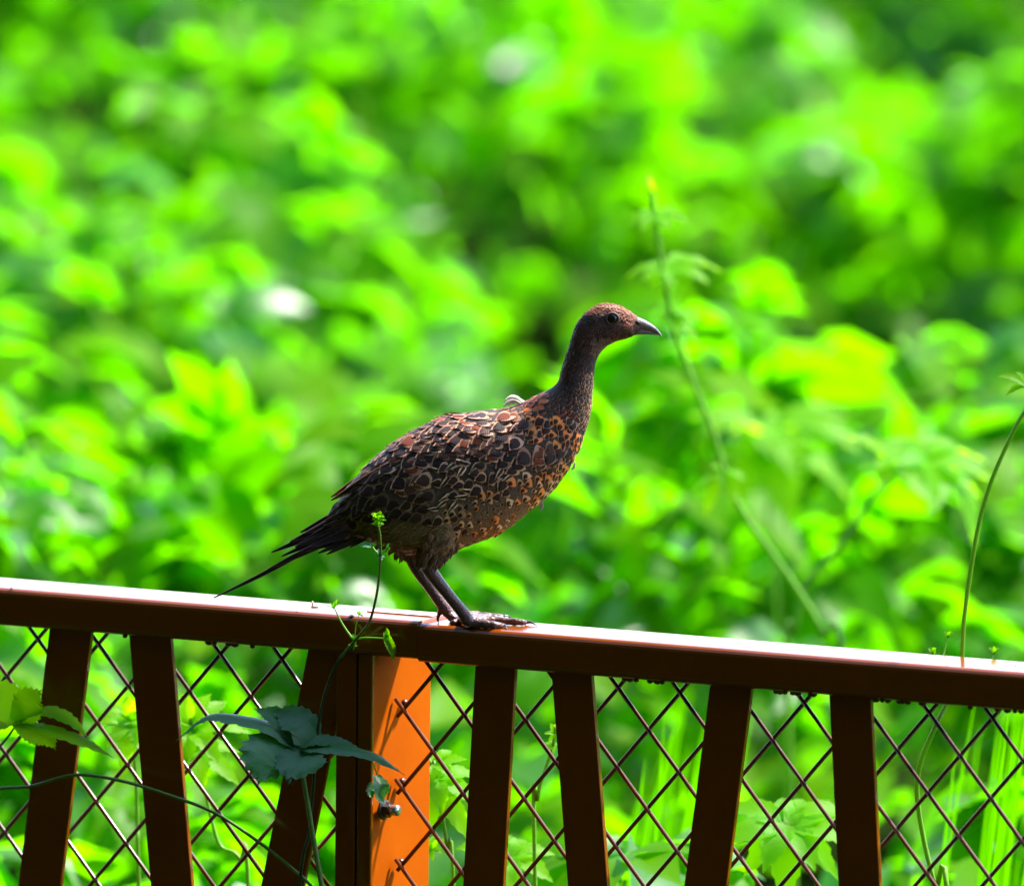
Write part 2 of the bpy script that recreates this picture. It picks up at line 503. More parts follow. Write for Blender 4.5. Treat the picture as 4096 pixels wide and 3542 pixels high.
def scatter_mesh(name, templates, xf, tones, mat):
    """xf: list of (template index, 4x4) -> one mesh with a per-leaf tone"""
    vs, fs, tn, base = [], [], [], 0
    for k, (ti, m) in enumerate(xf):
        V, F = templates[ti]
        vs.append(V @ m[:3, :3].T + m[:3, 3])
        fs.append(F + base); base += len(V)
        tn.append(np.full(len(V), tones[k], np.float32))
    V = np.vstack(vs); Fq = np.vstack(fs); tn = np.concatenate(tn)
    me = bpy.data.meshes.new(name)
    me.vertices.add(len(V)); me.vertices.foreach_set('co', V.ravel())
    me.loops.add(Fq.size); me.loops.foreach_set('vertex_index', Fq.ravel())
    me.polygons.add(len(Fq)); me.polygons.foreach_set('loop_start', np.arange(0, Fq.size, 4))
    me.polygons.foreach_set('use_smooth', np.ones(len(Fq), bool))
    at = me.attributes.new('tone', 'FLOAT', 'POINT'); at.data.foreach_set('value', tn)
    me.update(calc_edges=True)
    return link(name, me, mat)


# rolling upper surface of the vine mat
_ph = rng.uniform(0, 6.28, 24); _kd = rng.uniform(0, 6.28, 24); _kw = np.concatenate([rng.uniform(4, 8, 8), rng.uniform(9, 16, 10), rng.uniform(1.2, 3, 6)])
_ka = np.concatenate([np.full(8, .055), np.full(10, .030), np.full(6, .05)])
# hollows between the mounds, where one looks down into the shaded inside of the mat
HOLLOWS = [(at_z(px_, py_, .62).xy, rx, ry, dp) for px_, py_, rx, ry, dp in (
    (3500, 790, .30, 1.1, .55), (3980, 730, .26, 1.0, .52), (2950, 1000, .10, .5, .26), (2120, 1300, .19, .7, .52), (1750, 1330, .10, .4, .28),
    (700, 1690, .11, .35, .36), (2100, 470, .20, .9, .32), (3900, 1500, .08, .3, .2), (2450, 1560, .07, .3, .28), (200, 2050, .08, .25, .2),
    (2420, 2120, .16, .30, -.10), (3450, 2330, .22, .30, -.10), (1000, 2280, .16, .25, -.09), (2900, 2250, .14, .25, -.08), (1250, 1900, .18, .35, -.08))]
def mat_height(x, y):
    h = 0.60
    for a, p, k, d in zip(_ka, _ph, _kw, _kd):
        h = h + a * np.sin(p + k * (np.cos(d) * x + np.sin(d) * y * .55))
    for (hx, hy), rx, ry, dp in HOLLOWS:
        h = h - dp * np.exp(-((x - hx) / rx) ** 2 - ((y - hy) / ry) ** 2)
    return h

TEMPL = []
for sd in range(10):
    V, F = leaf_geo(LOBES5 if sd % 3 else LOBES3, 3, rnd.uniform(.1, .5), rnd.uniform(.2, .7), rnd.uniform(.15, .45), 0, sd)
    TEMPL.append((V, np.array(F)))

def fence_y(x):
    return F0.y + NB.y * RD / NB.y + (x - F0.x) * T.y / T.x + RD

def field(n, x0, x1, y0, y1, smin, smax, gap=0.16):
    xf, tn = [], []
    for _ in range(n):
        x = rng.uniform(x0, x1); y = y0 + (y1 - y0) * rng.uniform()
        if y < fence_y(x) + gap: continue
        lay = rng.uniform() ** 3.0 * 0.26
        z = mat_height(x, y) - lay
        if z < 0.03: continue
        size = rng.uniform(smin, smax)
        tilt = abs(rng.normal(0, math.radians(34))) + math.radians(6)
        td = rng.uniform(0, 2 * math.pi)
        xf.append((int(rng.integers(len(TEMPL))), frame_np((x, y, z), rng.uniform(0, 6.283), min(tilt, 1.4), td, size)))
        tn.append(rng.uniform() ** 1.3)
    return xf, tn
xf, tn = field(19000, -2.4, 2.4, -1.5, 11.0, .05, .125)
a, b = field(3000, -6, 6, 10.0, 20, .12, .2); xf += a; tn += b
a, b = field(2500, -6.5, -2.4, -1, 11, .09, .16); xf += a; tn += b
a, b = field(2500, 2.4, 6.5, -4, 11, .09, .16); xf += a; tn += b
thicket = empty('vine_thicket', Vector((0, 3, 0)))
tag(thicket, 'dense mat of bright green lobed vine leaves covering the ground behind the fence', 'vines')
# the leaves that show largest are parts of their own, the mass of the others is one part
camv, fwv, rtv, upv = (np.array(v) for v in (CAM, FWD, RIGHT, UPV))
score = []
for k, (ti, m) in enumerate(xf):
    d = m[:3, 3] - camv; z = d @ fwv
    X, Y = 2048 + FPX * (d @ rtv) / z, 1771 - FPX * (d @ upv) / z
    top = m[2, 3] - mat_height(m[0, 3], m[1, 3])
    if 60 < X < 4030 and 60 < Y < 3480 and top > -.03:
        score.append((np.linalg.norm(m[:3, 1]) / z * (1 + .5 * rng.uniform()), k))
score.sort(reverse=True)
picked = set(k for _, k in score[:290])
LEAF_ME = {}
for k in sorted(picked):
    ti, m = xf[k]; tb = int(tn[k] * 3.99)
    if (ti, tb) not in LEAF_ME:
        V, F = TEMPL[ti]
        me = bpy.data.meshes.new('leaf'); me.from_pydata(V.tolist(), [], F.tolist())
        me.polygons.foreach_set('use_smooth', [True] * len(F))
        at = me.attributes.new('tone', 'FLOAT', 'POINT'); at.data.foreach_set('value', np.full(len(V), (tb + .5) / 4, np.float32))
        me.materials.append(M['leaf_far']); LEAF_ME[(ti, tb)] = me
    o = bpy.data.objects.new('leaf', LEAF_ME[(ti, tb)]); COL.objects.link(o)
    o.parent = thicket; o.matrix_parent_inverse = thicket.matrix_basis.inverted()
    o.matrix_basis = Matrix([list(r) for r in m])
rest = [k for k in range(len(xf)) if k not in picked]
fo = scatter_mesh('foliage', TEMPL, [xf[k] for k in rest], [tn[k] for k in rest], M['leaf_far'])
fo.parent = thicket; fo.matrix_parent_inverse = thicket.matrix_basis.inverted(); fo['kind'] = 'stuff'
# ------------------------------------------------------------------ hop vines: shoots, leaves and stems that stand out singly
def hero_leaf(name, parent, mat, lobes, tone=.5, serr=.10, sub=3):
    """lobed leaf with toothed edge, built in the scene from lobe paths.
    lobes: list of (points3d along the midrib, half width, up-vector)"""
    V, F = [], []
    for li, (pts, wd, up, roll) in enumerate(lobes):
        P = spline([tuple(p) for p in pts], 7); k = len(P); b = len(V)
        for i, p in enumerate(P):
            t = i / (k - 1)
            d = Vector(P[min(i + 1, k - 1)] - P[max(i - 1, 0)]).normalized()
            upv = Vector(up); sx = d.cross(upv).normalized(); nn = sx.cross(d).normalized()
            w_ = wd * (math.sin(math.pi * min(1, t * .84 + .13)) ** .8) * (1 - t ** 6)
            for q in range(-3, 4):
                x = q / 3
                edge = abs(x) > .99
                wq = w_ * (1 + (serr * (1 if i % 2 else -1) if edge else 0))
                rip = .05 * wd * math.sin(i * 1.7 + q * 2.1) * abs(x)
                V.append(tuple(Vector(p) + sx * (wq * x) + nn * (w_ * roll * x * x + rip + li * .0004) + d * (edge * (.10 * wd if i % 2 else -.04 * wd))))
        for i in range(k - 1):
            for q in range(6):
                F.append((b + i * 7 + q, b + i * 7 + q + 1, b + (i + 1) * 7 + q + 1, b + (i + 1) * 7 + q))
    me = bpy.data.meshes.new(name); me.from_pydata(V, [], F)
    me.polygons.foreach_set('use_smooth', [True] * len(F))
    a = me.attributes.new('tone', 'FLOAT', 'POINT'); a.data.foreach_set('value', np.full(len(V), tone, np.float32))
    o = link(name, me, mat, parent)
    return o

def stem(name, pts, r0, r1, mat, parent=None, n=6, sides=8):
    q = spline([tuple(p) for p in pts], n); k = len(q)
    mb = MB(); mb.tube([Vector(p) for p in q], [r0 + (r1 - r0) * i / (k - 1) for i in range(k)], sides)
    me = mb.mesh(name)
    a = me.attributes.new('tone', 'FLOAT', 'POINT'); a.data.foreach_set('value', np.full(len(me.vertices), .5, np.float32))
    return link(name, me, mat, parent)

def px_path(pts, y):
    """pixels (or pixel + own depth) -> points on the upright plane y"""
    return [at_y(p[0], p[1], p[2] if len(p) > 2 else y) for p in pts]

def fence_path(pts, back):
    return [on_fence(p[0], p[1], p[2] if len(p) > 2 else back) for p in pts]

def hair(parent, pts, n, L, mat, y0):
    """stiff little bristles along a stem"""
    q = spline([tuple(p) for p in pts], 10); mb = MB()
    for _ in range(n):
        i = rnd.randrange(len(q) - 1); p = Vector(q[i]).lerp(Vector(q[i + 1]), rnd.random())
        a = rnd.uniform(0, 6.283); d = Vector((math.cos(a), math.sin(a) * .6, rnd.uniform(-.4, .4))).normalized()
        mb.tube([p, p + d * L], [.00018, .00006], 4, caps=False)
    me = mb.mesh('bristles'); a = me.attributes.new('tone', 'FLOAT', 'POINT'); a.data.foreach_set('value', np.full(len(me.vertices), .6, np.float32))
    o = link('bristles', me, mat, parent); o['kind'] = 'stuff'
    return o

def small_leaf(parent, base, tip, wd, mat, up=(0, -.5, .8), tone=.5, roll=.3, name='leaflet'):
    a, b = Vector(base), Vector(tip); m = a.lerp(b, .5) + Vector((0, 0, (b - a).length * .10))
    return hero_leaf(name, parent, mat, [((a, m, b), wd, up, roll)], tone, .12)

# 1. sprig rising past the post in front of the rail
G, G2, G3 = -.012, -.082, -.100
sp = empty('vine_sprig', on_fence(1290, 3542, G - .01) * 1.0)
sp.location.z = 0
tag(sp, 'thin green vine sprig with tiny buds climbing past the rail joint below the tail', 'vine')
main = fence_path([(1180, 3900, -.03), (1240, 3300, -.022), (1275, 2900, -.018), (1318, 2720, -.014), (1360, 2630, G), (1422, 2558, G), (1475, 2490, -.024), (1502, 2400, -.045), (1516, 2310, -.064), (1522, 2222, G2), (1519, 2140, -.094), (1511, 2095, G3)], G)
main = [Vector((main[0].x - .02, main[0].y, .0))] + main
stem('stem', main[:6], .0015, .0014, M['stem_dark'], sp)
stem('stem', main[5:], .0014, .0009, M['stem'], sp)
hair(sp, main[5:], 120, .0016, M['stem_young'], 0)
def fp(x, y, b=G): return on_fence(x, y, b)
def branch(parent, pts, r0, r1, nm='petiole'):
    return stem(nm, [fp(*p) for p in pts], r0, r1, M['stem_young'], parent)
branch(sp, [(1415, 2560), (1372, 2498), (1338, 2432)], .0010, .0006)
branch(sp, [(1338, 2432), (1318, 2424), (1296, 2426)], .0005, .0003)
for dx, dy, w_ in ((-16, -18, .0013), (6, -22, .0014), (22, -12, .0013), (14, -30, .0012), (-4, 4, .001)):
    small_leaf(sp, fp(1336, 2430), fp(1336 + dx * 1.2, 2430 + dy * 1.2), w_, M['leaf_near'])
branch(sp, [(1418, 2556), (1424, 2500), (1436, 2456)], .0005, .0003)
for dx, dy in ((-7, -8), (8, -6), (2, -12), (12, 5)):
    small_leaf(sp, fp(1436, 2458), fp(1436 + dx * 1.5, 2458 + dy * 1.5), .0012, M['leaf_near'], tone=.3)
branch(sp, [(1425, 2556), (1455, 2549), (1500, 2550), (1538, 2552)], .0008, .0006)
hero_leaf('leaf', sp, M['leaf_near'], [((fp(1540, 2530), fp(1552, 2565), fp(1568, 2605), fp(1570, 2640)), .0042, (.3, -1, .2), .5)], .3)
hero_leaf('leaf', sp, M['leaf_near'], [((fp(1545, 2560), fp(1548, 2530), fp(1546, 2508)), .0022, (.3, -1, .2), .4), ((fp(1545, 2550), fp(1538, 2538), fp(1534, 2526)), .0014, (.3, -1, .2), .4)], .7)
branch(sp, [(1422, 2560), (1418, 2584), (1412, 2600)], .0009, .0006)
for dx, dy in ((-22, -2), (20, 4), (-8, 10), (10, 9)):
    small_leaf(sp, fp(1412, 2580), fp(1412 + dx, 2580 + dy), .0012, M['leaf_near'], tone=.8)
for dx, dy in ((-24, -6), (-14, 8), (14, -2), (10, 12)):
    small_leaf(sp, fp(1420, 2548), fp(1420 + dx, 2548 + dy), .0022, M['leaf_near'], tone=.6)
# upper whorl
branch(sp, [(1522, 2226, G2), (1505, 2206, G2), (1488, 2184, G2)], .0008, .0006)
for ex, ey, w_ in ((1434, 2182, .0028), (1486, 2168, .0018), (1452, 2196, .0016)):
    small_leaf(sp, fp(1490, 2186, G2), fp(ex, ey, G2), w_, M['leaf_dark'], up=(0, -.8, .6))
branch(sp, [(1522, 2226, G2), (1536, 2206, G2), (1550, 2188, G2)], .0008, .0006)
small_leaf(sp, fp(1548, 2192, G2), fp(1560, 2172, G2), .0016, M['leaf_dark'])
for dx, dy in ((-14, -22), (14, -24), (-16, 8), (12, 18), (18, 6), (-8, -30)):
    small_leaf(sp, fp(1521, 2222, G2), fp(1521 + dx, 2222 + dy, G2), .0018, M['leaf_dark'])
# terminal bud cluster
for k in range(22):
    a = rnd.uniform(-1.5, 1.5); L = rnd.uniform(22, 46)
    bx, by = 1512 + rnd.uniform(-8, 8), rnd.uniform(2060, 2110)
    small_leaf(sp, fp(bx, by, G3 + rnd.uniform(-.004, .004)), fp(bx + math.sin(a) * L * .8, by - math.cos(a) * L * .75 + 6, G3 + rnd.uniform(-.006, .006)), rnd.uniform(.0014, .0024), M['leaf_near'], tone=rnd.random(), roll=.6)

# 2. large dark leaf in front of the slat by the post
D = -.030
lf = empty('hop_vine', Vector((on_fence(1290, 3542, D).x, on_fence(1290, 3542, D).y, 0)))
tag(lf, 'big dark blue-green lobed leaf on an upright stalk beside the post', 'vine')
st = [fp(1205, 3060, D), fp(1222, 3160, D), fp(1250, 3330, D), fp(1290, 3560, D), fp(1360, 4000, D)]
stem('stalk', st + [Vector((st[-1].x + .02, st[-1].y, 0))], .0019, .0026, M['stem'], lf)
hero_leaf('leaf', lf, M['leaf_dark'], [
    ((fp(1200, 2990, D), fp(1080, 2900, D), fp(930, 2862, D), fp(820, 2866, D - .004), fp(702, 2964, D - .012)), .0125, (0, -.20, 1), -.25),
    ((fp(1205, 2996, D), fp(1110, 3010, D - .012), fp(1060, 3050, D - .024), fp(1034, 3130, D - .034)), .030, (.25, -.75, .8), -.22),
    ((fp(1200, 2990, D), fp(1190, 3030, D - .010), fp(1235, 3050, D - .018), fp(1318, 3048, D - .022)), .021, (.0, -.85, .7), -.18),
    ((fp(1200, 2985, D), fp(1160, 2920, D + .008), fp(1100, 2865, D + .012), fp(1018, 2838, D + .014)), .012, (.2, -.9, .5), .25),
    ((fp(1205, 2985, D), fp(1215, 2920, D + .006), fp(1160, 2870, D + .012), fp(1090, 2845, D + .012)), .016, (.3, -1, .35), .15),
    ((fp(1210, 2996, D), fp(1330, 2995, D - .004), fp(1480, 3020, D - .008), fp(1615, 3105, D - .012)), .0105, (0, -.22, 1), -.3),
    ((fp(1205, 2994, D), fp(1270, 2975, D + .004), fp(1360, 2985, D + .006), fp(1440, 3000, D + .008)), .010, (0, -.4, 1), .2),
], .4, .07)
hero_leaf('curled_leaf', lf, M['leaf_dark'], [
    ((fp(1500, 3100, .0), fp(1515, 3140, -.004), fp(1520, 3180, -.002), fp(1535, 3208, .004)), .0085, (.6, -.8, .1), .5),
    ((fp(1490, 3130, .0), fp(1478, 3160, -.004), fp(1490, 3190, -.002)), .006, (.6, -.8, .1), .5)], .8, .10)
branch(lf, [(1510, 3095, .0), (1470, 3010, -.02), (1400, 2985, -.03)], .0006, .0005)

# 3. trailing stem crossing in front of the slats
tr = empty('trailing_stem', Vector((on_fence(1260, 3542, -.02).x, on_fence(1260, 3542, -.02).y, 0)))
tag(tr, 'long thin vine stem arching across the front of two slats', 'vine stem')
tp = [fp(x, y, -.022) for x, y in ((-500, 3300), (-250, 3180), (0, 3152), (130, 3142), (300, 3098), (480, 3120), (680, 3180), (860, 3250), (1030, 3362), (1160, 3465), (1260, 3560), (1400, 3760), (1500, 4100))]
stem('stem', tp + [Vector((tp[-1].x + .05, tp[-1].y, 0))], .0014, .0017, M['stem'], tr)
hair(tr, tp[2:11], 160, .0013, M['stem'], 0)

# 4. bright leaf hanging in front of the first slat
br = empty('hop_vine', Vector((on_fence(-150, 3542, -.03).x, on_fence(-150, 3542, -.03).y, 0)))
tag(br, 'bright yellow-green lobed leaf in front of the outermost slat in view', 'vine')
E = -.026
stem('stalk', [fp(70, 2890, E), fp(20, 2960, E), fp(-60, 3060, E), fp(-130, 3300, E), Vector((fp(-200, 3542, E).x, fp(-200, 3542, E).y, .4)), Vector((fp(-220, 3542, E).x, fp(-220, 3542, E).y, 0))], .0010, .0018, M['stem'], br)
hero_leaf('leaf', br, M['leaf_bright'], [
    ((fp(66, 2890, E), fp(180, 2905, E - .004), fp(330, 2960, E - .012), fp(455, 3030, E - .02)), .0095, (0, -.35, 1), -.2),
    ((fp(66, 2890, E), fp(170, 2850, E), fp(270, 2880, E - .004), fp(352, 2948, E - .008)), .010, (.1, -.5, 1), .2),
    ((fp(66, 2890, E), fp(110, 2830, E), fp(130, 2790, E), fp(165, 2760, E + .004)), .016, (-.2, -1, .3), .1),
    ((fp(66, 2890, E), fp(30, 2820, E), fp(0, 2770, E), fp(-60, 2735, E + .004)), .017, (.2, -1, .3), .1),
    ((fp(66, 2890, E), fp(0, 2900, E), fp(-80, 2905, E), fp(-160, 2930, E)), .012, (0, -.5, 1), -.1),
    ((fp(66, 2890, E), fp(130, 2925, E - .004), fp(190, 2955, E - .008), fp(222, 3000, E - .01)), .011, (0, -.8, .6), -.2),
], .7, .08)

# 5. tall bare stem behind the rail on the right, leafy tip
rs = empty('vine_shoot', Vector((at_y(3740, 3542, -.15).x, -.15, 0)))
tag(rs, 'tall curved bristly stem with a pale leafy tip rising behind the rail', 'vine')
RB = RD + .012
pr = [on_fence(x, y, b) for x, y, b in ((4330, 1440, RB + .01), (4180, 1560, RB), (4096, 1652, RB), (4020, 1795, RB), (3960, 1940, RB), (3915, 2100, RB), (3880, 2300, RB), (3856, 2480, RB), (3848, 2620, RB), (3830, 2740, RB), (3790, 2810, RB), (3735, 2920, RB - .012), (3685, 3040, RB - .008), (3668, 3160, RB - .004), (3690, 3330, RB), (3740, 3545, RB), (3800, 3800, RB))]
pr.append(Vector((pr[-1].x + .02, pr[-1].y + .02, 0)))
stem('stem', pr, .0017, .0024, M['stem_young'], rs)
hair(rs, pr[:9], 220, .0014, M['stem_young'], 0)
q0 = on_fence(4110, 1640, RB)
for (x0, y0, x1, y1, w_) in ((4110, 1545, 3982, 1502, .0042), (4110, 1540, 4022, 1582, .0036), (4115, 1540, 4062, 1488, .0034), (4110, 1545, 4200, 1500, .004), (4110, 1545, 4180, 1580, .004)):
    small_leaf(rs, on_fence(x0, y0, RB - .01), on_fence(x1, y1, RB - .02), w_, M['leaf_near'], tone=.6, up=(0, -.6, .9), name='leaf')
branch(rs, [(4096, 1652, RB), (4106, 1600, RB - .004), (4110, 1540, RB - .01)], .0007, .0005)
# little sprouts peeping over the back edge of the rail
for (x, y, h) in ((3792, 2600, 70), (3978, 2640, 46), (3735, 2622, 24)):
    s_ = empty('sprout', on_fence(x, y, RB))
    tag(s_, {70: 'tiny yellow-green sprout on a thread stalk next to the tall bristly stem', 46: 'tiny sprout behind the rail outside the tall bristly stem', 24: 'low grey-green bud behind the rail inside the tall bristly stem'}[h], 'sprout')
    b0, t0 = on_fence(x, y + 60, RB), on_fence(x - 2, y - h + 20, RB)
    b0 = fpos(s_of(b0), RD - .0005, ZT - .012)
    stem('stalk', [b0, b0 + NB * .003 + Vector((0, 0, .008)), t0.lerp(b0, .4) , t0], .0007, .0004, M['stem_young'], s_)
    for k in range(5):
        a = rnd.uniform(-1.3, 1.3)
        small_leaf(s_, t0, t0 + Vector((math.sin(a) * .006, rnd.uniform(-.003, .003), .003 + math.cos(a) * .004)), .0016, M['leaf_near'], tone=rnd.random())

# 6. shoots standing out of the mat behind the fence
def palm(parent, base, tipdir, size, up, tone, mat=None, n=5):
    """free palmate leaf: petiole end, heading, size"""
    base, d, u = Vector(base), Vector(tipdir).normalized(), Vector(up).normalized()
    sx = d.cross(u).normalized(); lob = []
    for ang, L, w_ in (LOBES5 if n == 5 else LOBES3):
        a = math.radians(ang + rnd.uniform(-6, 6)); v = d * math.cos(a) + sx * math.sin(a); L = L * size * rnd.uniform(.9, 1.1)
        lob.append(((base, base + v * L * .5 + u * L * .05, base + v * L - u * L * rnd.uniform(.1, .3)), w_ * size * .85, u, .2))
    return hero_leaf('leaf', parent, mat or M['leaf_far'], lob, tone, .06)

def shoot(label, pts, y, r0, r1, leaves, name='vine_shoot'):
    P = px_path(pts, y)
    e = empty(name, Vector((P[-1].x, P[-1].y, 0))); tag(e, label, 'vine')
    stem('stem', P + [Vector((P[-1].x + .03, P[-1].y, 0))], r0, r1, M['stem_young'], e)
    for (x, yy, dx, dz, size, tone, *rest) in leaves:
        p = at_y(x, yy, y)
        palm(e, p, (dx, rest[0] if rest else -.3, dz), size * 1.15, (rest[1] if len(rest) > 1 else 0, -.3, 1), tone, M['leaf_bright'])
    return e
shoot('out-of-focus upright vine shoot with two leaf whorls beside the bill', [(2606, 760), (2625, 900), (2640, 1010), (2668, 1150), (2690, 1290), (2770, 1520), (2850, 1720), (2900, 1890), (2960, 2030), (3070, 2190), (3170, 2330), (3290, 2530), (3380, 2800)], 1.7, .0019, .0034,
      [(2606, 770, -.1, 1, .020, .9), (2620, 868, -1, -.1, .028, .8), (2625, 868, 1, .0, .028, .6), (2660, 1085, -1, .1, .034, .9, -.1), (2670, 1080, 1, .15, .045, .9, .2), (2664, 1090, .2, -.3, .03, .9, -1), (2684, 1260, .9, -.6, .03, .6), (2900, 1890, -.5, -.9, .035, .8)])
shoot('out-of-focus leaf stalk with a pale drooping leaf reaching up towards the tall stem', [(3575, 1880), (3480, 2010), (3360, 2190), (3240, 2320), (3180, 2520), (3150, 2800)], 1.8, .0022, .0034,
      [(3575, 1860, -.5, .4, .05, 1.0, -.2), (3600, 1840, .8, -.1, .09, .9, -.2), (3720, 1850, 1, -1.1, .08, .2, -.5, .7)])
shoot('out-of-focus cupped bright leaf standing up behind the shoot by the bill', [(3060, 1760), (3080, 1900), (3075, 2100), (3100, 2350), (3120, 2700)], 3.0, .0018, .0028,
      [(3060, 1750, -.6, .3, .085, 1.0, -.6), (3090, 1720, .9, .1, .09, 1.0, -.5), (3080, 1800, .4, -.9, .09, 1.0, -.9)])
# leaves right behind the lattice
def behind(label, pts, back, leaves, r=.0013, matl=None):
    P = [on_fence(x, y, back) for x, y in pts]
    e = empty('hop_vine', Vector((P[-1].x, P[-1].y, 0))); tag(e, label, 'vine')
    stem('stem', P + [Vector((P[-1].x + .02, P[-1].y, 0))], r, r * 1.5, M['stem_young'], e)
    for (x, y, dx, dz, size, tone, dy) in leaves:
        palm(e, on_fence(x, y, back), (dx, dy, dz), size, (0, -.6, .8), tone, matl or M['leaf_bright'])
    return e
behind('light green serrated leaves on a kinked stem behind the lattice by the dark leaf', [(760, 2870), (790, 3030), (820, 3160), (850, 3290), (885, 3385), (960, 3440), (1000, 3700)], .20,
       [(760, 2900, -.2, .8, .040, 1.0, -.2), (770, 2930, .9, .3, .055, 1.0, -.3), (790, 3000, .8, -.6, .045, .9, -.3), (740, 2960, -.9, -.4, .035, .8, -.3)])
behind('light green leaf filling the gap between the two outermost slats', [(520, 2900), (540, 3060), (550, 3300), (560, 3700)], .22,
       [(520, 2880, -.1, 1, .032, .9, -.2), (525, 2920, .6, -.7, .05, .8, -.3), (515, 2900, -.9, .1, .035, .8, -.2)])
behind('pale serrated leaves beside the orange side of the post', [(1735, 3040), (1760, 3200), (1790, 3400), (1820, 3700)], .16,
       [(1740, 3060, .9, .35, .030, .9, -.2), (1745, 3110, .9, -.5, .046, .9, -.3), (1755, 3160, .5, -.9, .05, 1.0, -.3), (1720, 3400, .6, .6, .02, .5, -.2)])
behind('small upright sprig behind the lattice next to a slat', [(2222, 2905), (2210, 2990), (2180, 3080), (2150, 3200), (2140, 3500)], .18,
       [(2222, 2940, -.4, 1, .014, .9, -.2), (2218, 2990, -.9, .6, .012, .9, -.2), (2222, 2930, .6, .8, .012, .9, -.2)])
behind('round bright leaf low behind the lattice right of a slat', [(2040, 3440), (2060, 3600), (2080, 3800)], .35,
       [(2040, 3420, .8, -.4, .05, 1.0, -.4), (2035, 3420, -.8, .3, .05, 1.0, -.3)])
behind('broad drooping leaf low behind the lattice between the last two slats', [(3150, 3290), (3160, 3450), (3170, 3800)], .45,
       [(3150, 3300, -.9, -.1, .07, .6, -.3), (3160, 3300, .9, -.2, .07, 1.0, -.3), (3150, 3310, .0, -1, .07, .6, -.5)])
# grass blades behind the lattice on the right
gr_r = random.Random(3); mb = MB()
for k in range(46):
    cx = gr_r.choice((2760, 2800, 3990, 4060, 2600)); x = cx + gr_r.gauss(0, 60); back = gr_r.uniform(.7, 1.6)
    b0 = on_fence(x - 120 + gr_r.gauss(0, 70), 3600, back); t0 = on_fence(x + gr_r.gauss(60, 60), gr_r.uniform(2760, 3100), back)
    b0 = Vector((b0.x, b0.y, .25)); m0 = b0.lerp(t0, .6) + Vector((-.01, 0, .03)); w_ = gr_r.uniform(.002, .004)
    P = spline([tuple(b0), tuple(m0), tuple(t0)], 4); V = []
    for i, p in enumerate(P):
        ww = w_ * (1 - (i / (len(P) - 1)) ** 2) + .0003
        V += [(p[0] - ww, p[1], p[2]), (p[0], p[1] + ww * .6, p[2]), (p[0] + ww, p[1], p[2])]
    mb.add(V, [(i * 3 + j, i * 3 + j + 1, i * 3 + j + 4, i * 3 + j + 3) for i in range(len(P) - 1) for j in (0, 1)])
me = mb.mesh('grass'); a = me.attributes.new('tone', 'FLOAT', 'POINT'); a.data.foreach_set('value', np.full(len(me.vertices), .3, np.float32))
tag(link('grass', me, M['leaf_far']), 'long grass blades standing behind the lattice', kind='stuff')

# ------------------------------------------------------------------ crumbs on the rail top
M['crumb'] = make_plain('crumb', (.02, .016, .014), (.06, .045, .04), 500, .9, .2)
M['husk'] = make_plain('husk', (.75, .72, .68), (.6, .56, .5), 300, .7, .3)
M['scuff'] = make_plain('scuff', (.62, .36, .33), (.78, .60, .57), 160, .75, .3, .6, .001)
def crumb(x, y, l, w_, h, mat, label, cat='crumb', zoff=.0022):
    p = at_z(x, y, ZT + zoff)
    bm = bmesh.new(); bmesh.ops.create_icosphere(bm, subdivisions=2, radius=1)
    for v in bm.verts: v.co *= 1 + rnd.uniform(-.18, .18)
    bmesh.ops.scale(bm, vec=(l, w_, h), verts=bm.verts)
    me = bpy.data.meshes.new(cat); bm.to_mesh(me); bm.free()
    o = link(cat, me, mat); o.location = p + Vector((0, 0, h * .7)); o.rotation_euler.z = rnd.uniform(-.5, .2)
    tag(o, label, 'debris'); return o
crumb(45, 2353, .0012, .0015, .0007, M['crumb'], 'single dark speck on the far bare end of the rail top')
crumb(1258, 2428, .0038, .003, .0005, M['crumb'], 'flat dark husk lying on the rail under the white seed chip')
crumb(1250, 2420, .0010, .0010, .0022, M['husk'], 'upright white seed chip on the rail top', 'seed_chip')
crumb(1406, 2462, .0026, .0024, .0006, M['crumb'], 'flat dark flake on the rail behind the sprig node')
crumb(1578, 2482, .0007, .0008, .0004, M['crumb'], 'pin-head dark speck on the rail right of the scuffed strip')
crumb(1188, 2446, .0014, .0012, .0004, M['crumb'], 'small dark crumb near the front edge of the rail')
crumb(4062, 2662, .0008, .001, .0004, M['crumb'], 'grey speck on the rail beyond the tall bristly stem', zoff=0)
# pinkish scuffed strip on the end of the left rail
s0, s1 = s_of(at_z(1405, 2470, ZT)), S_JOINT - .004
mid = fpos((s0 + s1) / 2, RD * .62, ZT + .0027)
o = bevel_box('scuffed_strip', (s1 - s0, .018, .0012), .0004, M['scuff'], left, frame_matrix(mid, T, NB, ZU), 2)
# ------------------------------------------------------------------ the bird: young pheasant
PXM = 1 / 4600.0
def B(px, py, yoff=0.0):
    """pixel -> point of the upright plane the bird's axis lies in, yoff metres beyond it"""
    p = at_y(px, py, 0.0)
    return Vector((p.x, p.y + yoff, p.z))

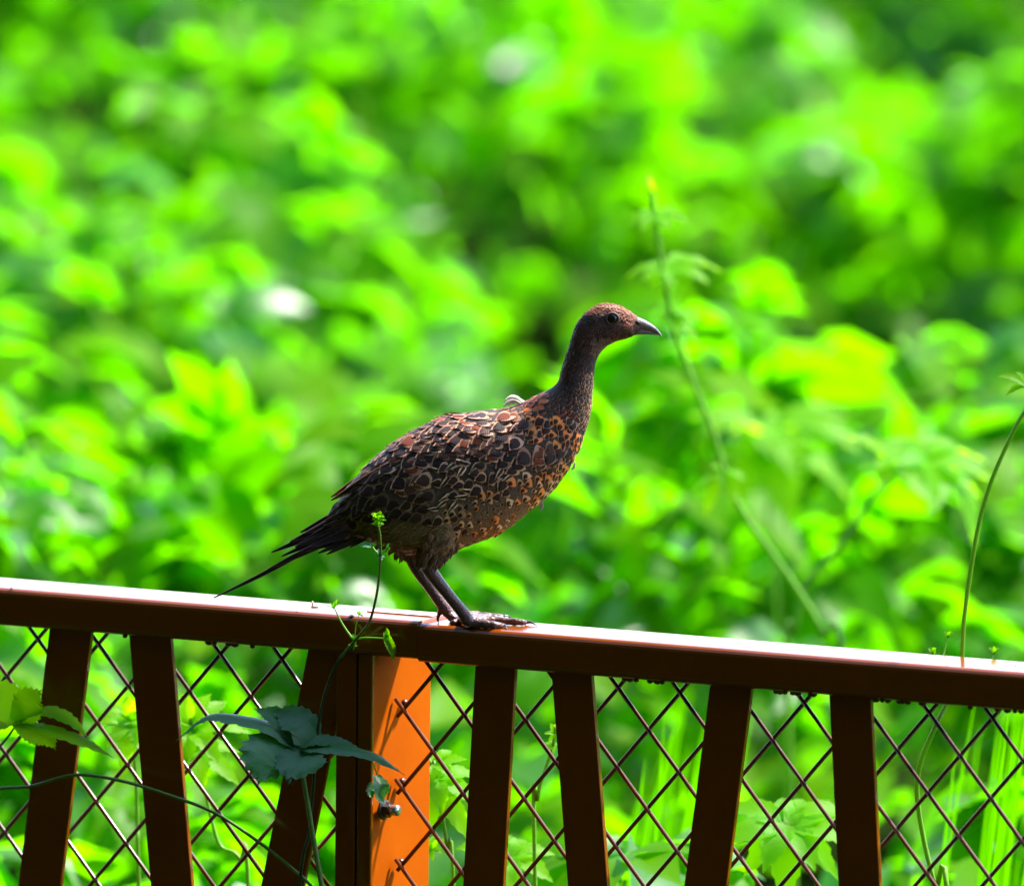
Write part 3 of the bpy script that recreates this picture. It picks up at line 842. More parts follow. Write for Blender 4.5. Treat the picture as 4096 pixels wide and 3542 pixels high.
# stations from tail root to beak base: upper outline, lower outline, half width (px)
STA = [((1322, 2040), (1372, 2118), 26), ((1362, 1996), (1462, 2150), 70), ((1440, 1890), (1545, 2180), 125), ((1540, 1800), (1640, 2214), 160),
       ((1660, 1722), (1762, 2214), 182), ((1790, 1667), (1892, 2174), 186), ((1910, 1648), (2020, 2120), 180), ((2010, 1634), (2128, 2036), 162),
       ((2092, 1608), (2220, 1950), 138), ((2162, 1574), (2290, 1850), 112), ((2210, 1548), (2338, 1738), 90), ((2236, 1516), (2364, 1640), 74),
       ((2247, 1472), (2373, 1532), 62), ((2263, 1420), (2382, 1457), 56), ((2284, 1362), (2399, 1414), 54), ((2300, 1310), (2430, 1382), 57),
       ((2324, 1270), (2468, 1363), 59), ((2368, 1231), (2500, 1354), 58), ((2420, 1214), (2522, 1346), 53), ((2474, 1221), (2540, 1340), 43),
       ((2522, 1247), (2553, 1334), 29), ((2556, 1270), (2568, 1330), 17)]
RAW = np.array([[*u, *l, w] for u, l, w in STA], float)
SP = spline(RAW, 6)
NSEG = 40
def body_point(u, phi):
    """u in station units (0..len-1), phi 0 = back, pi = belly, pi/2 = the side facing the camera"""
    k = min(max(u, 0), len(STA) - 1) * 6
    i = min(int(k), len(SP) - 2); f = k - i
    r = SP[i] * (1 - f) + SP[i + 1] * f
    c, s = math.cos(phi), math.sin(phi)
    mx, my = (r[0] + r[2]) / 2, (r[1] + r[3]) / 2
    hx, hy = (r[0] - r[2]) / 2, (r[1] - r[3]) / 2
    e = 0.88
    cc = math.copysign(abs(c) ** e, c); ss = math.copysign(abs(s) ** e, s)
    return B(mx + hx * cc, my + hy * cc, -ss * r[4] * PXM)

def body_frame(u, phi):
    p = body_point(u, phi)
    tu = body_point(min(u + .05, len(STA) - 1), phi) - body_point(max(u - .05, 0), phi)
    tp = body_point(u, phi + .05) - body_point(u, phi - .05)
    tu = tu.normalized(); n = tu.cross(tp).normalized()
    r = Vector(p); axis = (body_point(u, 0) + body_point(u, math.pi)) / 2
    if n.dot(r - axis) < 0: n = -n
    return p, tu, n

bird = empty('pheasant', Vector((0, 0, ZT)))
tag(bird, 'young brown speckled pheasant standing on the top rail with its head turned to the bill side', 'bird')
bird['label'] = 'young brown speckled pheasant with a long thin tail standing on the fence rail'

# --- body, neck, head, legs and toes as one skin
mb = MB()
rings = len(SP)
for i in range(rings):
    for j in range(NSEG):
        mb.v.append(tuple(body_point(i / 6, 2 * math.pi * j / NSEG)))
for i in range(rings - 1):
    for j in range(NSEG):
        j2 = (j + 1) % NSEG
        mb.f.append((i * NSEG + j, (i + 1) * NSEG + j, (i + 1) * NSEG + j2, i * NSEG + j2))
mb.f.append(tuple(range(NSEG))); mb.f.append(tuple((rings - 1) * NSEG + j for j in reversed(range(NSEG))))

YN, YF = -0.017, 0.017
def toe(px0, py0, pts, r, yb):
    """toe from the ankle over contact pixels lying on the rail top"""
    P = [B(px0, py0, yb)]
    for (x, y, rr) in pts:
        P.append(at_z(x, y, ZT + rr * PXM))
    return P, [r * PXM] + [q[2] * PXM for q in pts]
LEGS = [
    ([B(1775, 2075, YN), B(1752, 2150, YN), B(1727, 2215, YN), B(1712, 2256, YN)], [95, 78, 44, 29]),
    ([B(1712, 2252, YN), B(1735, 2292, YN), B(1800, 2374, YN), B(1850, 2436, YN), B(1874, 2472, YN)], [33, 28, 24, 25, 28]),
    ([B(1690, 2060, YF), B(1668, 2150, YF), B(1650, 2205, YF), B(1648, 2240, YF)], [90, 72, 42, 28]),
    ([B(1648, 2235, YF), B(1668, 2285, YF), B(1722, 2362, YF), B(1762, 2418, YF), B(1786, 2452, YF)], [32, 27, 24, 25, 27]),
]
for P, R in LEGS:
    q = spline([(*p, r * PXM) for p, r in zip(P, R)], 5)
    mb.tube([Vector(x[:3]) for x in q], [x[3] for x in q], 14)
TOES = [toe(1874, 2472, [(1905, 2490, 21), (1950, 2496, 17.5), (1985, 2499, 15), (2012, 2501, 10)], 23, YN),
        toe(1874, 2472, [(1915, 2481, 20), (1970, 2481, 17), (2030, 2484, 15.5), (2080, 2487, 14.5), (2106, 2490, 10)], 23, YN),
        toe(1870, 2470, [(1905, 2474, 18), (1950, 2470, 15), (1990, 2471, 13), (2020, 2474, 9)], 21, YN),
        toe(1868, 2470, [(1840, 2482, 15), (1815, 2488, 12), (1800, 2491, 8)], 19, YN),
        toe(1786, 2452, [(1815, 2473, 19), (1870, 2473, 16), (1930, 2466, 14), (1965, 2465, 9)], 22, YF),
        toe(1786, 2452, [(1820, 2468, 18), (1890, 2461, 15), (1965, 2462, 13), (2022, 2466, 9)], 22, YF),
        toe(1786, 2450, [(1815, 2462, 17), (1870, 2454, 14), (1920, 2452, 9)], 20, YF)]
for P, R in TOES:
    q = spline([(*p, r) for p, r in zip(P, R)], 4)
    # knuckle swellings
    rr = [x[3] * (1 + .10 * math.sin(i * 1.9)) for i, x in enumerate(q)]
    mb.tube([Vector(x[:3]) for x in q], rr, 10)
# hind toe of the far foot, raised on the shank
hind = [B(1775, 2432, YF), B(1762, 2446, YF), B(1754, 2468, YF), B(1752, 2480, YF)]
mb.tube(hind, [14 * PXM, 12 * PXM, 9 * PXM, 6 * PXM], 10)
raw = mb.mesh('body_raw')
tmp = bpy.data.objects.new('body_raw', raw); COL.objects.link(tmp)
rm = tmp.modifiers.new('r', 'REMESH'); rm.mode = 'VOXEL'; rm.voxel_size = 0.0011; rm.use_smooth_shade = True
sm = tmp.modifiers.new('s', 'SMOOTH'); sm.factor = 0.5; sm.iterations = 3
dg = bpy.context.evaluated_depsgraph_get()
body_me = bpy.data.meshes.new_from_object(tmp.evaluated_get(dg))
bpy.data.objects.remove(tmp, do_unlink=True)
body_me.name = 'body'

def project(V):
    """world points -> photograph pixels"""
    d = V - np.array(CAM)
    z = d @ np.array(FWD)
    return 2048 + FPX * (d @ np.array(RIGHT)) / z, 1771 - FPX * (d @ np.array(UPV)) / z

nv = len(body_me.vertices); co = np.empty(nv * 3); body_me.vertices.foreach_get('co', co); co = co.reshape(-1, 3)
px, py = project(co)
colr = np.tile(np.array([.06, .035, .025]), (nv, 1))
def sstep(a, b, x):
    t = np.clip((x - a) / (b - a), 0, 1); return t * t * (3 - 2 * t)
belly = sstep(1900, 2150, py + (px - 1900) * .15) * (px < 2450)
colr += belly[:, None] * (np.array([.24, .145, .07]) - colr)
neck = sstep(1640, 1520, py)[:, None]; colr += neck * (np.array([.05, .027, .026]) - colr)
head = sstep(1400, 1330, py)[:, None]; colr += head * (np.array([.06, .03, .026]) - colr)
crown = (sstep(1262, 1236, py - np.maximum(0, (px - 2440)) * .42) * sstep(2330, 2390, px))[:, None]; colr += crown * (np.array([.15, .05, .022]) - colr)
lore = (sstep(2475, 2505, px) * sstep(1330, 1305, py))[:, None]; colr += lore * (np.array([.13, .05, .03]) - colr) * .8
shank = sstep(2215, 2262, py + (px - 1700) * .0)[:, None]; colr += shank * (np.array([.11, .055, .05]) - colr)
ca = body_me.color_attributes.new('tint', 'FLOAT_COLOR', 'POINT')
ca.data.foreach_set('color', np.hstack([colr, np.ones((nv, 1))]).ravel())
sk = body_me.attributes.new('shank', 'FLOAT', 'POINT'); sk.data.foreach_set('value', shank.ravel().astype(np.float32))

m, t, out = new_mat('bird_skin')
at = N(t, 'ShaderNodeAttribute', attribute_name='tint'); ash = N(t, 'ShaderNodeAttribute', attribute_name='shank')
n1 = noise(t, 700, 4, .65); n2 = noise(t, 160, 3, .6)
dk = ramp(t, n1, [(.32, (.45, .42, .42)), (.62, (1.15, 1.12, 1.1))])
mm = t.nodes.new('ShaderNodeMix'); mm.data_type = 'RGBA'; mm.blend_type = 'MULTIPLY'; mm.inputs[0].default_value = .9
t.links.new(at.outputs['Color'], mm.inputs[6]); t.links.new(dk, mm.inputs[7])
vor = N(t, 'ShaderNodeTexVoronoi'); vor.inputs['Scale'].default_value = 420
tc = t.nodes.new('ShaderNodeTexCoord'); t.links.new(tc.outputs['Object'], vor.inputs['Vector'])
bm_ = t.nodes.new('ShaderNodeBump'); bm_.inputs['Distance'].default_value = .0008; bm_.inputs['Strength'].default_value = .55
t.links.new(vor.outputs['Distance'], bm_.inputs['Height'])
rg = N(t, 'ShaderNodeMapRange'); t.links.new(ash.outputs['Fac'], rg.inputs[0]); rg.inputs[3].default_value = .75; rg.inputs[4].default_value = .38
principled(t, out, mm.outputs[2], rg.outputs[0], .4, bm_.outputs[0])
M['skin'] = m
link('body', body_me, M['skin'], bird)

# --- feather material: two colours per feather laid out along its own length and width
def feather_mat(name):
    m, t, out = new_mat(name)
    ca = N(t, 'ShaderNodeAttribute', attribute_name='dark'); cb = N(t, 'ShaderNodeAttribute', attribute_name='pale')
    ft = N(t, 'ShaderNodeAttribute', attribute_name='style')
    uv = N(t, 'ShaderNodeUVMap'); uv.uv_map = 'UVMap'
    sep = t.nodes.new('ShaderNodeSeparateXYZ'); t.links.new(uv.outputs[0], sep.inputs[0])
    def mth(op, a, b=None, c=None):
        n = t.nodes.new('ShaderNodeMath'); n.operation = op
        for k, v in enumerate((a, b, c)):
            if v is None: continue
            if isinstance(v, (int, float)): n.inputs[k].default_value = v
            else: t.links.new(v, n.inputs[k])
        return n.outputs[0]
    x, v = sep.outputs[0], sep.outputs[1]
    tc = t.nodes.new('ShaderNodeTexCoord')
    nz = N(t, 'ShaderNodeTexNoise'); nz.inputs['Scale'].default_value = 420; nz.inputs['Detail'].default_value = 4
    t.links.new(tc.outputs['Object'], nz.inputs['Vector'])
    wob = mth('MULTIPLY', mth('SUBTRACT', nz.outputs['Fac'], .5), .45)
    ax = mth('ABSOLUTE', x)
    # scalloped: dark heart, pale rim
    e = mth('ADD', mth('ADD', mth('POWER', mth('MULTIPLY', x, 1.26), 2.0), mth('POWER', mth('MULTIPLY', mth('SUBTRACT', v, .59), 3.1), 2.0)), mth('MULTIPLY', wob, .8))
    s1 = N(t, 'ShaderNodeMapRange'); s1.interpolation_type = 'SMOOTHSTEP'; t.links.new(e, s1.inputs[0]); s1.inputs[1].default_value = .80; s1.inputs[2].default_value = 1.12
    # spotted: pale with a dark drop near the tip
    d = mth('ADD', mth('POWER', mth('MULTIPLY', x, 1.9), 2.0), mth('POWER', mth('MULTIPLY', mth('SUBTRACT', v, .74), 4.4), 2.0))
    s2 = N(t, 'ShaderNodeMapRange'); s2.interpolation_type = 'SMOOTHSTEP'; t.links.new(mth('ADD', d, wob), s2.inputs[0]); s2.inputs[1].default_value = .75; s2.inputs[2].default_value = 1.25
    # streaked: pale shaft line and rim, dark vanes
    st = mth('SINE', mth('MULTIPLY', mth('ADD', x, mth('MULTIPLY', wob, 1.4)), 5.5))
    s3 = N(t, 'ShaderNodeMapRange'); s3.interpolation_type = 'SMOOTHSTEP'; t.links.new(st, s3.inputs[0]); s3.inputs[1].default_value = .1; s3.inputs[2].default_value = .9
    f12 = t.nodes.new('ShaderNodeMix'); f12.data_type = 'FLOAT'
    t.links.new(mth('MINIMUM', ft.outputs['Fac'], 1.0), f12.inputs[0]); t.links.new(s1.outputs[0], f12.inputs[2]); t.links.new(s2.outputs[0], f12.inputs[3])
    f123 = t.nodes.new('ShaderNodeMix'); f123.data_type = 'FLOAT'
    t.links.new(mth('MAXIMUM', mth('SUBTRACT', ft.outputs['Fac'], 1.0), 0.0), f123.inputs[0]); t.links.new(f12.outputs[0], f123.inputs[2]); t.links.new(s3.outputs[0], f123.inputs[3])
    col = mix_rgb(t, f123.outputs[0], ca.outputs['Color'], cb.outputs['Color'])
    # barbs
    bar = mth('SINE', mth('ADD', mth('MULTIPLY', ax, 16.0), mth('MULTIPLY', v, -60.0)))
    b2 = N(t, 'ShaderNodeMapRange'); t.links.new(bar, b2.inputs[0]); b2.inputs[1].default_value = -1; b2.inputs[3].default_value = .72; b2.inputs[4].default_value = 1.08
    mu = t.nodes.new('ShaderNodeMix'); mu.data_type = 'RGBA'; mu.blend_type = 'MULTIPLY'; mu.inputs[0].default_value = 1
    t.links.new(col, mu.inputs[6]); t.links.new(b2.outputs[0], mu.inputs[7])
    p = principled(t, None, mu.outputs[2], .55, .3, bump(t, bar, .2, .0003))
    tl = t.nodes.new('ShaderNodeBsdfTranslucent'); t.links.new(mu.outputs[2], tl.inputs[0])
    mx = t.nodes.new('ShaderNodeMixShader'); mx.inputs[0].default_value = .12
    t.links.new(p.outputs[0], mx.inputs[1]); t.links.new(tl.outputs[0], mx.inputs[2]); t.links.new(mx.outputs[0], out.inputs[0])
    return m
M['feather'] = feather_mat('feather')

NVR, NHR = 6, 5
def feather_shape(aspect=.8, pointed=.35, curl=.05, cup=.05):
    """unit feather along +Y, grid NVR x NHR; returns vertices, faces, uv"""
    V, UV = [], []
    for i in range(NVR):
        v = i / (NVR - 1)
        w_ = aspect * .5 * (max(0, math.sin(math.pi * (v * .80 + .16))) ** (.75 + pointed)) * (1 if v < 1 else .55)
        for j in range(NHR):
            x = -1 + 2 * j / (NHR - 1)
            tip = -.10 * x * x * v
            V.append((x * w_, v + tip, -cup * x * x * .5 + curl * math.sin(v * math.pi * .9) * .35))
            UV.append((x, v))
    F = [(i * NHR + j, i * NHR + j + 1, (i + 1) * NHR + j + 1, (i + 1) * NHR + j) for i in range(NVR - 1) for j in range(NHR - 1)]
    return np.array(V), np.array(F), np.array(UV)
SHAPES = [feather_shape(.76, .15), feather_shape(.62, .4), feather_shape(.88, 0.05), feather_shape(.42, .4), feather_shape(.30, .8)]

def feather_mesh(name, items):
    """items: (shape, 3x3, pos, dark, pale, style)"""
    vs, fs, uvs, da, pa, sy, base = [], [], [], [], [], [], 0
    for sh, R, p, d, l, s in items:
        V, F, UV = SHAPES[sh]
        vs.append(V @ R.T + p); fs.append(F + base); base += len(V)
        uvs.append(UV[F.ravel()])
        k = len(V); da.append(np.tile((*d, 1), (k, 1))); pa.append(np.tile((*l, 1), (k, 1))); sy.append(np.full(k, s, np.float32))
    V = np.vstack(vs); Fq = np.vstack(fs)
    me = bpy.data.meshes.new(name)
    me.vertices.add(len(V)); me.vertices.foreach_set('co', V.ravel())
    me.loops.add(Fq.size); me.loops.foreach_set('vertex_index', Fq.ravel())
    me.polygons.add(len(Fq)); me.polygons.foreach_set('loop_start', np.arange(0, Fq.size, 4))
    me.polygons.foreach_set('use_smooth', np.ones(len(Fq), bool))
    uvl = me.uv_layers.new(name='UVMap'); uvl.data.foreach_set('uv', np.vstack(uvs).ravel())
    for nm, arr in (('dark', da), ('pale', pa)):
        c = me.color_attributes.new(nm, 'FLOAT_COLOR', 'POINT'); c.data.foreach_set('color', np.vstack(arr).ravel())
    a = me.attributes.new('style', 'FLOAT', 'POINT'); a.data.foreach_set('value', np.concatenate(sy))
    me.update(calc_edges=True)
    me.materials.append(M['feather'])
    return me

fr = random.Random(23)
def jit(c, k=.18):
    g = 1 + fr.uniform(-k, k)
    return tuple(max(.004, q * g * w8 * (1 + fr.uniform(-.08, .08))) for q, w8 in zip(c, (1.02, .76, .58)))
DK, MAUVE = (.034, .016, .014), (.62, .42, .34)
RUF, BUFF, TAN = (.58, .17, .035), (1.0, .82, .62), (.95, .66, .40)
ORG = (.95, .38, .12)
def colours(px, py):
    """plumage by place on the body (pixels of the side view): dark, pale, style, shape, length px, lift deg"""
    r = fr.random()
    back = 1640 + max(0, (1900 - px)) * .42                 # y of the back line
    breast = (px - 1500) * -.36 + 2190 - 60                 # belly border
    if px < 1640 and py > 1840 and py < 2085:               # rump and wing end, dark
        return jit(DK), jit((.30, .20, .15), .5), 0, 1, 96, 5
    if py > 2085 - (px - 1640) * .0 and px < 1800:          # vent, thigh: loose tan
        return jit((.15, .09, .055)), jit((.46, .30, .15), .3), (0 if r < .4 else 2), 3, 60, 9
    if px > 2312 and py < 1720 and py > 1470:    # fore neck: pale flecks
        return jit((.06, .030, .025)), jit((.9, .6, .42), .3), 0, 0, 30, 14
    if py < 1600 and px > 2215:                             # neck
        return jit((.036, .019, .020)), jit((.40, .17, .09) if r < .35 else (.15, .085, .07), .5), 0, 1, 34, 12
    if px > 2200 and py < 1640 + (px - 2200) * .2 and py < 1700:
        return jit(DK), jit(RUF if r < .6 else (.5, .28, .2)), 0, 0, 40, 9
    if py < 1640 and px > 2020:                             # mantle: rufous and black
        return jit(DK if r < .7 else RUF), jit(RUF if r < .55 else MAUVE), 0, 0, 48, 9
    if px > 2130 and py < 1760:
        return jit(DK), jit(ORG if r < .55 else MAUVE), (1 if r < .4 else 0), 0, 58, 8
    d = (py - 1640) * .8 + (px - 1900) * .45                # grows towards the breast
    if px > 1900 and py + (px - 1960) * .50 > 1945:         # breast and flank: buff with black drops
        big = py < 2000
        g = ORG if r < .45 else (TAN if r < .8 else BUFF)
        return jit(DK), jit(g), (1 if fr.random() < .85 else 0), 0, (50 if big else 40), 8
    if py > 2010 and px > 1800:
        return jit(DK), jit(TAN if r < .5 else (.46, .31, .17)), (1 if r < .6 else 0), 0, 46, 8
    if py > 1830 and px > 1760:                             # lower wing: ragged brown and buff streaks
        return jit((.035, .018, .013)), jit(BUFF if r < .5 else (.62, .40, .28), .35), (2 if r < .5 else 0), (3 if r < .5 else 1), 74, 12
    if py > 1960:
        return jit(DK), jit((.44, .30, .18) if fr.random() < .6 else (.2, .13, .09), .4), 0, 1, 78, 8
    return (jit((.20, .05, .018)) if r < .12 else jit((.030, .016, .018) if r < .8 else (.08, .04, .034))), jit(MAUVE, .25) if fr.random() < .45 else jit((.36, .23, .18), .4), 0, (2 if r < .3 else 0), 82, 7

def place(u, phi, items, big, lift_bias=0.0):
    p, tu, n = body_frame(u, phi)
    X, Y = project(np.array([p])); X, Y = X[0], Y[0]
    dk, pl, sty, shp, L, lift = colours(X, Y)
    L = L * PXM * fr.uniform(.85, 1.18)
    d = (-tu + Vector((0, 0, -.12))).normalized()
    a = math.radians(fr.gauss(0, 18 if (Y > 1830 and 1740 < X < 2100) else 8)); d = (Quaternion(n, a) @ d)
    d = (d - n * d.dot(n)).normalized()
    sx = d.cross(n)
    q = Quaternion(sx, math.radians(lift * .6 + fr.gauss(0, 1.5) + lift_bias))
    d2, n2 = q @ d, q @ n
    if d2.dot(n) < 0:
        q = q.inverted(); d2, n2 = q @ d, q @ n
    R = np.array([[sx[k] * L, d2[k] * L, n2[k] * L] for k in range(3)])
    it = (shp, R, np.array(p - n * .0006), dk, pl, sty)
    (big if (L > 46 * PXM and phi < math.pi and 1330 < X < 2240 and Y < 2030) else items).append(it)

items, bigs = [], []
u = 1.0
row = 0
while u < 14.6:
    r0, r1 = body_point(u, math.pi / 2), body_point(min(u + .1, 21), math.pi / 2)
    stepu = (r1 - r0).length / .1
    pc = project(np.array([body_point(u, 1.3)]))
    L = colours(pc[0][0], pc[1][0])[4] * PXM
    circ = sum((body_point(u, .2 + k * .35) - body_point(u, .2 + (k + 1) * .35)).length for k in range(18))
    n = max(10, int(circ / (L * .48)))
    for k in range(n):
        ph = 2 * math.pi * (k + (.5 if row % 2 else 0) + fr.uniform(-.22, .22)) / n
        place(u + fr.uniform(-.05, .05), ph % (2 * math.pi), items, bigs)
    u += max(.06, L * .42 / stepu); row += 1
# neck top and head: very short close feathers
u = 14.0
while u < 20.6:
    r0, r1 = body_point(u, math.pi / 2), body_point(u + .1, math.pi / 2)
    stepu = max(.004, (r1 - r0).length / .1)
    L0 = 20 * PXM if u < 16 else 19 * PXM
    n = 46
    for k in range(n):
        ph = 2 * math.pi * (k + (.5 if row % 2 else 0) + fr.uniform(-.4, .4)) / n
        p, tu, nn = body_frame(u + fr.uniform(-.06, .06), ph)
        X, Y = project(np.array([p])); X, Y = X[0], Y[0]
        if math.hypot(X - 2449, Y - 1268) < 33: continue
        if X > 2540: continue
        crown = Y < 1246 + max(0, X - 2440) * .42
        if crown: dk, pl = jit((.075, .026, .016), .6), jit((.60, .24, .12), .5)
        elif X > 2480 and Y < 1308: dk, pl = jit((.13, .04, .025), .6), jit((.46, .20, .13), .4)
        elif X > 2370 and Y > 1345: dk, pl = jit((.16, .11, .11)), jit((.50, .38, .34), .3)
        elif 2335 < X < 2420 and 1252 < Y < 1284: dk, pl = jit((.03, .02, .02)), jit((.10, .06, .05))
        else: dk, pl = jit((.045, .022, .020), .6), jit((.30, .15, .12), .6)
        d = (-tu + Vector((0, 0, -.25)) * (0 if crown else 1)); a = math.radians(fr.gauss(0, 14))
        d = Quaternion(nn, a) @ d; d = (d - nn * d.dot(nn)).normalized()
        sx = d.cross(nn); q = Quaternion(sx, math.radians(11))
        d2, n2 = q @ d, q @ nn
        if d2.dot(nn) < 0: q = q.inverted(); d2, n2 = q @ d, q @ nn
        L = L0 * fr.uniform(.8, 1.25)
        items.append((fr.choice((0, 1, 3)), np.array([[sx[k2] * L, d2[k2] * L, n2[k2] * L] for k2 in range(3)]), np.array(p - nn * .0004), dk, pl, 0))
    u += max(.03, L0 * .45 / stepu); row += 1

fr.shuffle(bigs)
bigs.sort(key=lambda it: -np.linalg.norm(it[1][:, 1]))
for it in bigs[:290]:
    me = feather_mesh('contour_feather', [it])
    link('contour_feather', me, None, bird)
items += bigs[290:]

# ragged down along thighs and vent, and loose tufts at the outline
def strand(P, d, L, w_, dk, pl, sty=0, shp=4):
    d = Vector(d).normalized(); nn = Vector((fr.uniform(-.3, .3), -1, fr.uniform(-.3, .3))); nn = (nn - d * nn.dot(d)).normalized(); sx = d.cross(nn)
    R = np.array([[sx[k] * w_, d[k] * L, nn[k] * L] for k in range(3)])
    items.append((shp, R, np.array(P), dk, pl, sty))
for k in range(420):
    leg = fr.choice((0, 2)); P, R = LEGS[leg]; q = fr.uniform(.15, .93)
    i = min(int(q * 3), 2); f = q * 3 - i
    c = P[i].lerp(P[i + 1], f); r = (R[i] * (1 - f) + R[i + 1] * f) * PXM
    a = fr.uniform(0, 6.283); off = Vector((math.cos(a), math.sin(a), fr.uniform(-.2, .2))) * r * .97
    ax = (P[i + 1] - P[i]).normalized()
    L = fr.uniform(30, 55) * PXM * (1 if q < .8 else .45)
    strand(c + off, ax + off.normalized() * .22, L, L * 1.1, jit((.13, .075, .05), .3), jit((.26, .165, .085), .3))
for (x, y, dx, dy, n) in ((1614, 2205, -.4, -1, 26), (1560, 2180, -.9, -.7, 26), (1500, 2160, -1, -.35, 22), (1445, 2146, -1, -.3, 16), (1850, 2168, -1, -.45, 12), (1795, 2190, -.8, -.8, 16)):
    for _ in range(n):
        strand(B(x + fr.gauss(0, 24), y - abs(fr.gauss(0, 14)), fr.uniform(-.02, .02)), (dx + fr.gauss(0, .25), fr.gauss(0, .2), dy + fr.gauss(0, .25)),
               fr.uniform(26, 52) * PXM, fr.uniform(30, 60) * PXM, jit((.16, .10, .05), .3), jit((.30, .20, .10), .3))
pl_ = feather_mesh('plumage', items)
tag(link('plumage', pl_, None, bird), kind='stuff')

# --- white curled down feather standing off the back, pale wisps on breast and nape
def wisp(name, pts, wd, col, yoff=-.004):
    P = spline(pts, 5); mbw = MB()
    V = []
    for i, q in enumerate(P):
        tt = i / (len(P) - 1); wq = wd * PXM * math.sin(math.pi * (tt * .85 + .12))
        dq = P[min(i + 1, len(P) - 1)] - P[max(i - 1, 0)]; l = math.hypot(*dq) or 1
        for s in (-1, 1):
            V.append(B(q[0] - dq[1] / l * s * wq / PXM, q[1] + dq[0] / l * s * wq / PXM, yoff + s * .0012))
    mbw.add(V, [(2 * i, 2 * i + 1, 2 * i + 3, 2 * i + 2) for i in range(len(P) - 1)])
    m = mbw.build(name, M['down'], bird)
    so_ = m.modifiers.new('t', 'SOLIDIFY'); so_.thickness = .0004
    return m
M['down'] = make_leaf('white_down', (.62, .56, .48), (.66, .6, .52), (.6, .55, .5), .4, .8, .1, scale=900)
wisp('loose_feather', [(2090, 1606), (2072, 1590), (2050, 1584), (2035, 1588), (2020, 1598)], 7, None)
wisp('loose_feather', [(2085, 1612), (2058, 1598), (2034, 1606), (2012, 1624)], 9, None, .0)
wisp('loose_feather', [(2100, 1610), (2066, 1602), (2030, 1620)], 8, None, .004)
wisp('loose_feather', [(2162, 2000), (2166, 2022), (2158, 2040)], 7, None, -.002)
wisp('loose_feather', [(2300, 1846), (2294, 1866), (2284, 1876)], 4, None, -.002)

# --- wing end: long flight feathers, and the tail, one mesh each
M['flight'] = None
def quill(name, root, tip, wd, dk, pl, yoff0=0.0, yoff1=0.0, bend=0.0, sty=0, sharp=1.0, n=9, tipcol=None):
    a, b_ = B(*root, yoff0), B(*tip, yoff1)
    ax = b_ - a; L = ax.length; dq = ax.normalized(); up = Vector((0, 0, 1)); side = (up - dq * up.dot(dq)).normalized(); nn = dq.cross(side)
    V, UV, F = [], [], []
    for i in range(n):
        v = i / (n - 1)
        wv = wd * PXM * (min(1, .35 + v * 2.6)) * (1 - v ** (2.2 / sharp)) + .00035
        c = a + ax * v + side * (bend * L * math.sin(math.pi * v))
        for j in range(5):
            x = -1 + j * .5
            V.append(c + side * (wv * x) + nn * (wv * .35 * (1 - x * x)) + dq * (-abs(x) * wv * 1.2)); UV.append((x, v))
    F = [(i * 5 + j, i * 5 + j + 1, (i + 1) * 5 + j + 1, (i + 1) * 5 + j) for i in range(n - 1) for j in range(4)]
    me = bpy.data.meshes.new(name); me.from_pydata([tuple(q) for q in V], [], F)
    uvl = me.uv_layers.new(name='UVMap'); idx = [k for f in F for k in f]
    uvl.data.foreach_set('uv', np.array(UV)[idx].ravel())
    for nm, c in (('dark', dk), ('pale', pl)):
        cc = me.color_attributes.new(nm, 'FLOAT_COLOR', 'POINT'); cc.data.foreach_set('color', np.tile((*c, 1), (len(V), 1)).ravel())
    aa = me.attributes.new('style', 'FLOAT', 'POINT'); aa.data.foreach_set('value', np.full(len(V), sty, np.float32))
    me.polygons.foreach_set('use_smooth', [True] * len(F))
    me.materials.append(M['feather'])
    o = link(name, me, None, bird)
    s_ = o.modifiers.new('t', 'SOLIDIFY'); s_.thickness = .0005
    return o
DKW, EDG = (.022, .014, .014), (.28, .18, .13)
for side_ in (-1, 1):
    y0 = side_ * .024; y1 = side_ * .008
    for root, tip, wd, e in (((1600, 1850), (1324, 1994), 34, (.30, .16, .08)), ((1610, 1880), (1352, 2010), 32, EDG), ((1640, 1900), (1375, 2018), 34, EDG),
                             ((1650, 1930), (1398, 2026), 32, EDG), ((1640, 1960), (1420, 2040), 30, EDG)):
        quill('flight_feather', root, tip, wd, jit(DKW), jit(e), y0 * 1.15, y1 * 1.3, .02 * 1, 0, 1.4)
TK, TP = (.016, .010, .014), (.07, .05, .055)
for k, (root, tip, wd, y0, y1, sh) in enumerate((
        ((1440, 2080), (1085, 2211), 15, .004, .004, .8), ((1440, 2070), (1112, 2208), 14, .008, .012, .8), ((1420, 2060), (1160, 2170), 24, .0, .008, 1.2),
        ((1450, 2090), (1126, 2222), 15, -.002, -.004, .9), ((1300, 2150), (854, 2388), 7.5, -.004, -.004, .75), ((1450, 2104), (1070, 2274), 13, -.006, -.006, .6),
        ((1460, 2110), (1150, 2226), 15, -.007, -.008, .9), ((1465, 2116), (1205, 2203), 24, -.008, -.010, 1.0), ((1470, 2124), (1273, 2205), 16, -.010, -.012, .8),
        ((1475, 2128), (1308, 2209), 12, -.010, -.012, .7), ((1480, 2132), (1400, 2182), 10, -.010, -.012, .7), ((1420, 2058), (1215, 2130), 26, -.006, -.008, 1.4),
        ((1440, 2090), (1180, 2180), 26, -.010, -.012, 1.2), ((1420, 2050), (1158, 2166), 30, -.006, -.006, 1.5), ((1430, 2060), (1190, 2172), 32, -.009, -.010, 1.6), ((1450, 2090), (1215, 2196), 30, -.012, -.012, 1.6), ((1400, 2044), (1200, 2130), 26, .002, .002, 1.6), ((1450, 2104), (1240, 2180), 24, -.012, -.014, 1.3))):
    quill('tail_feather', root, tip, wd, jit(TK), jit(TP, .4), y0, y1, (-.018 if k == 4 else .012), 2 if k % 3 == 0 else 0, sh, n=14)
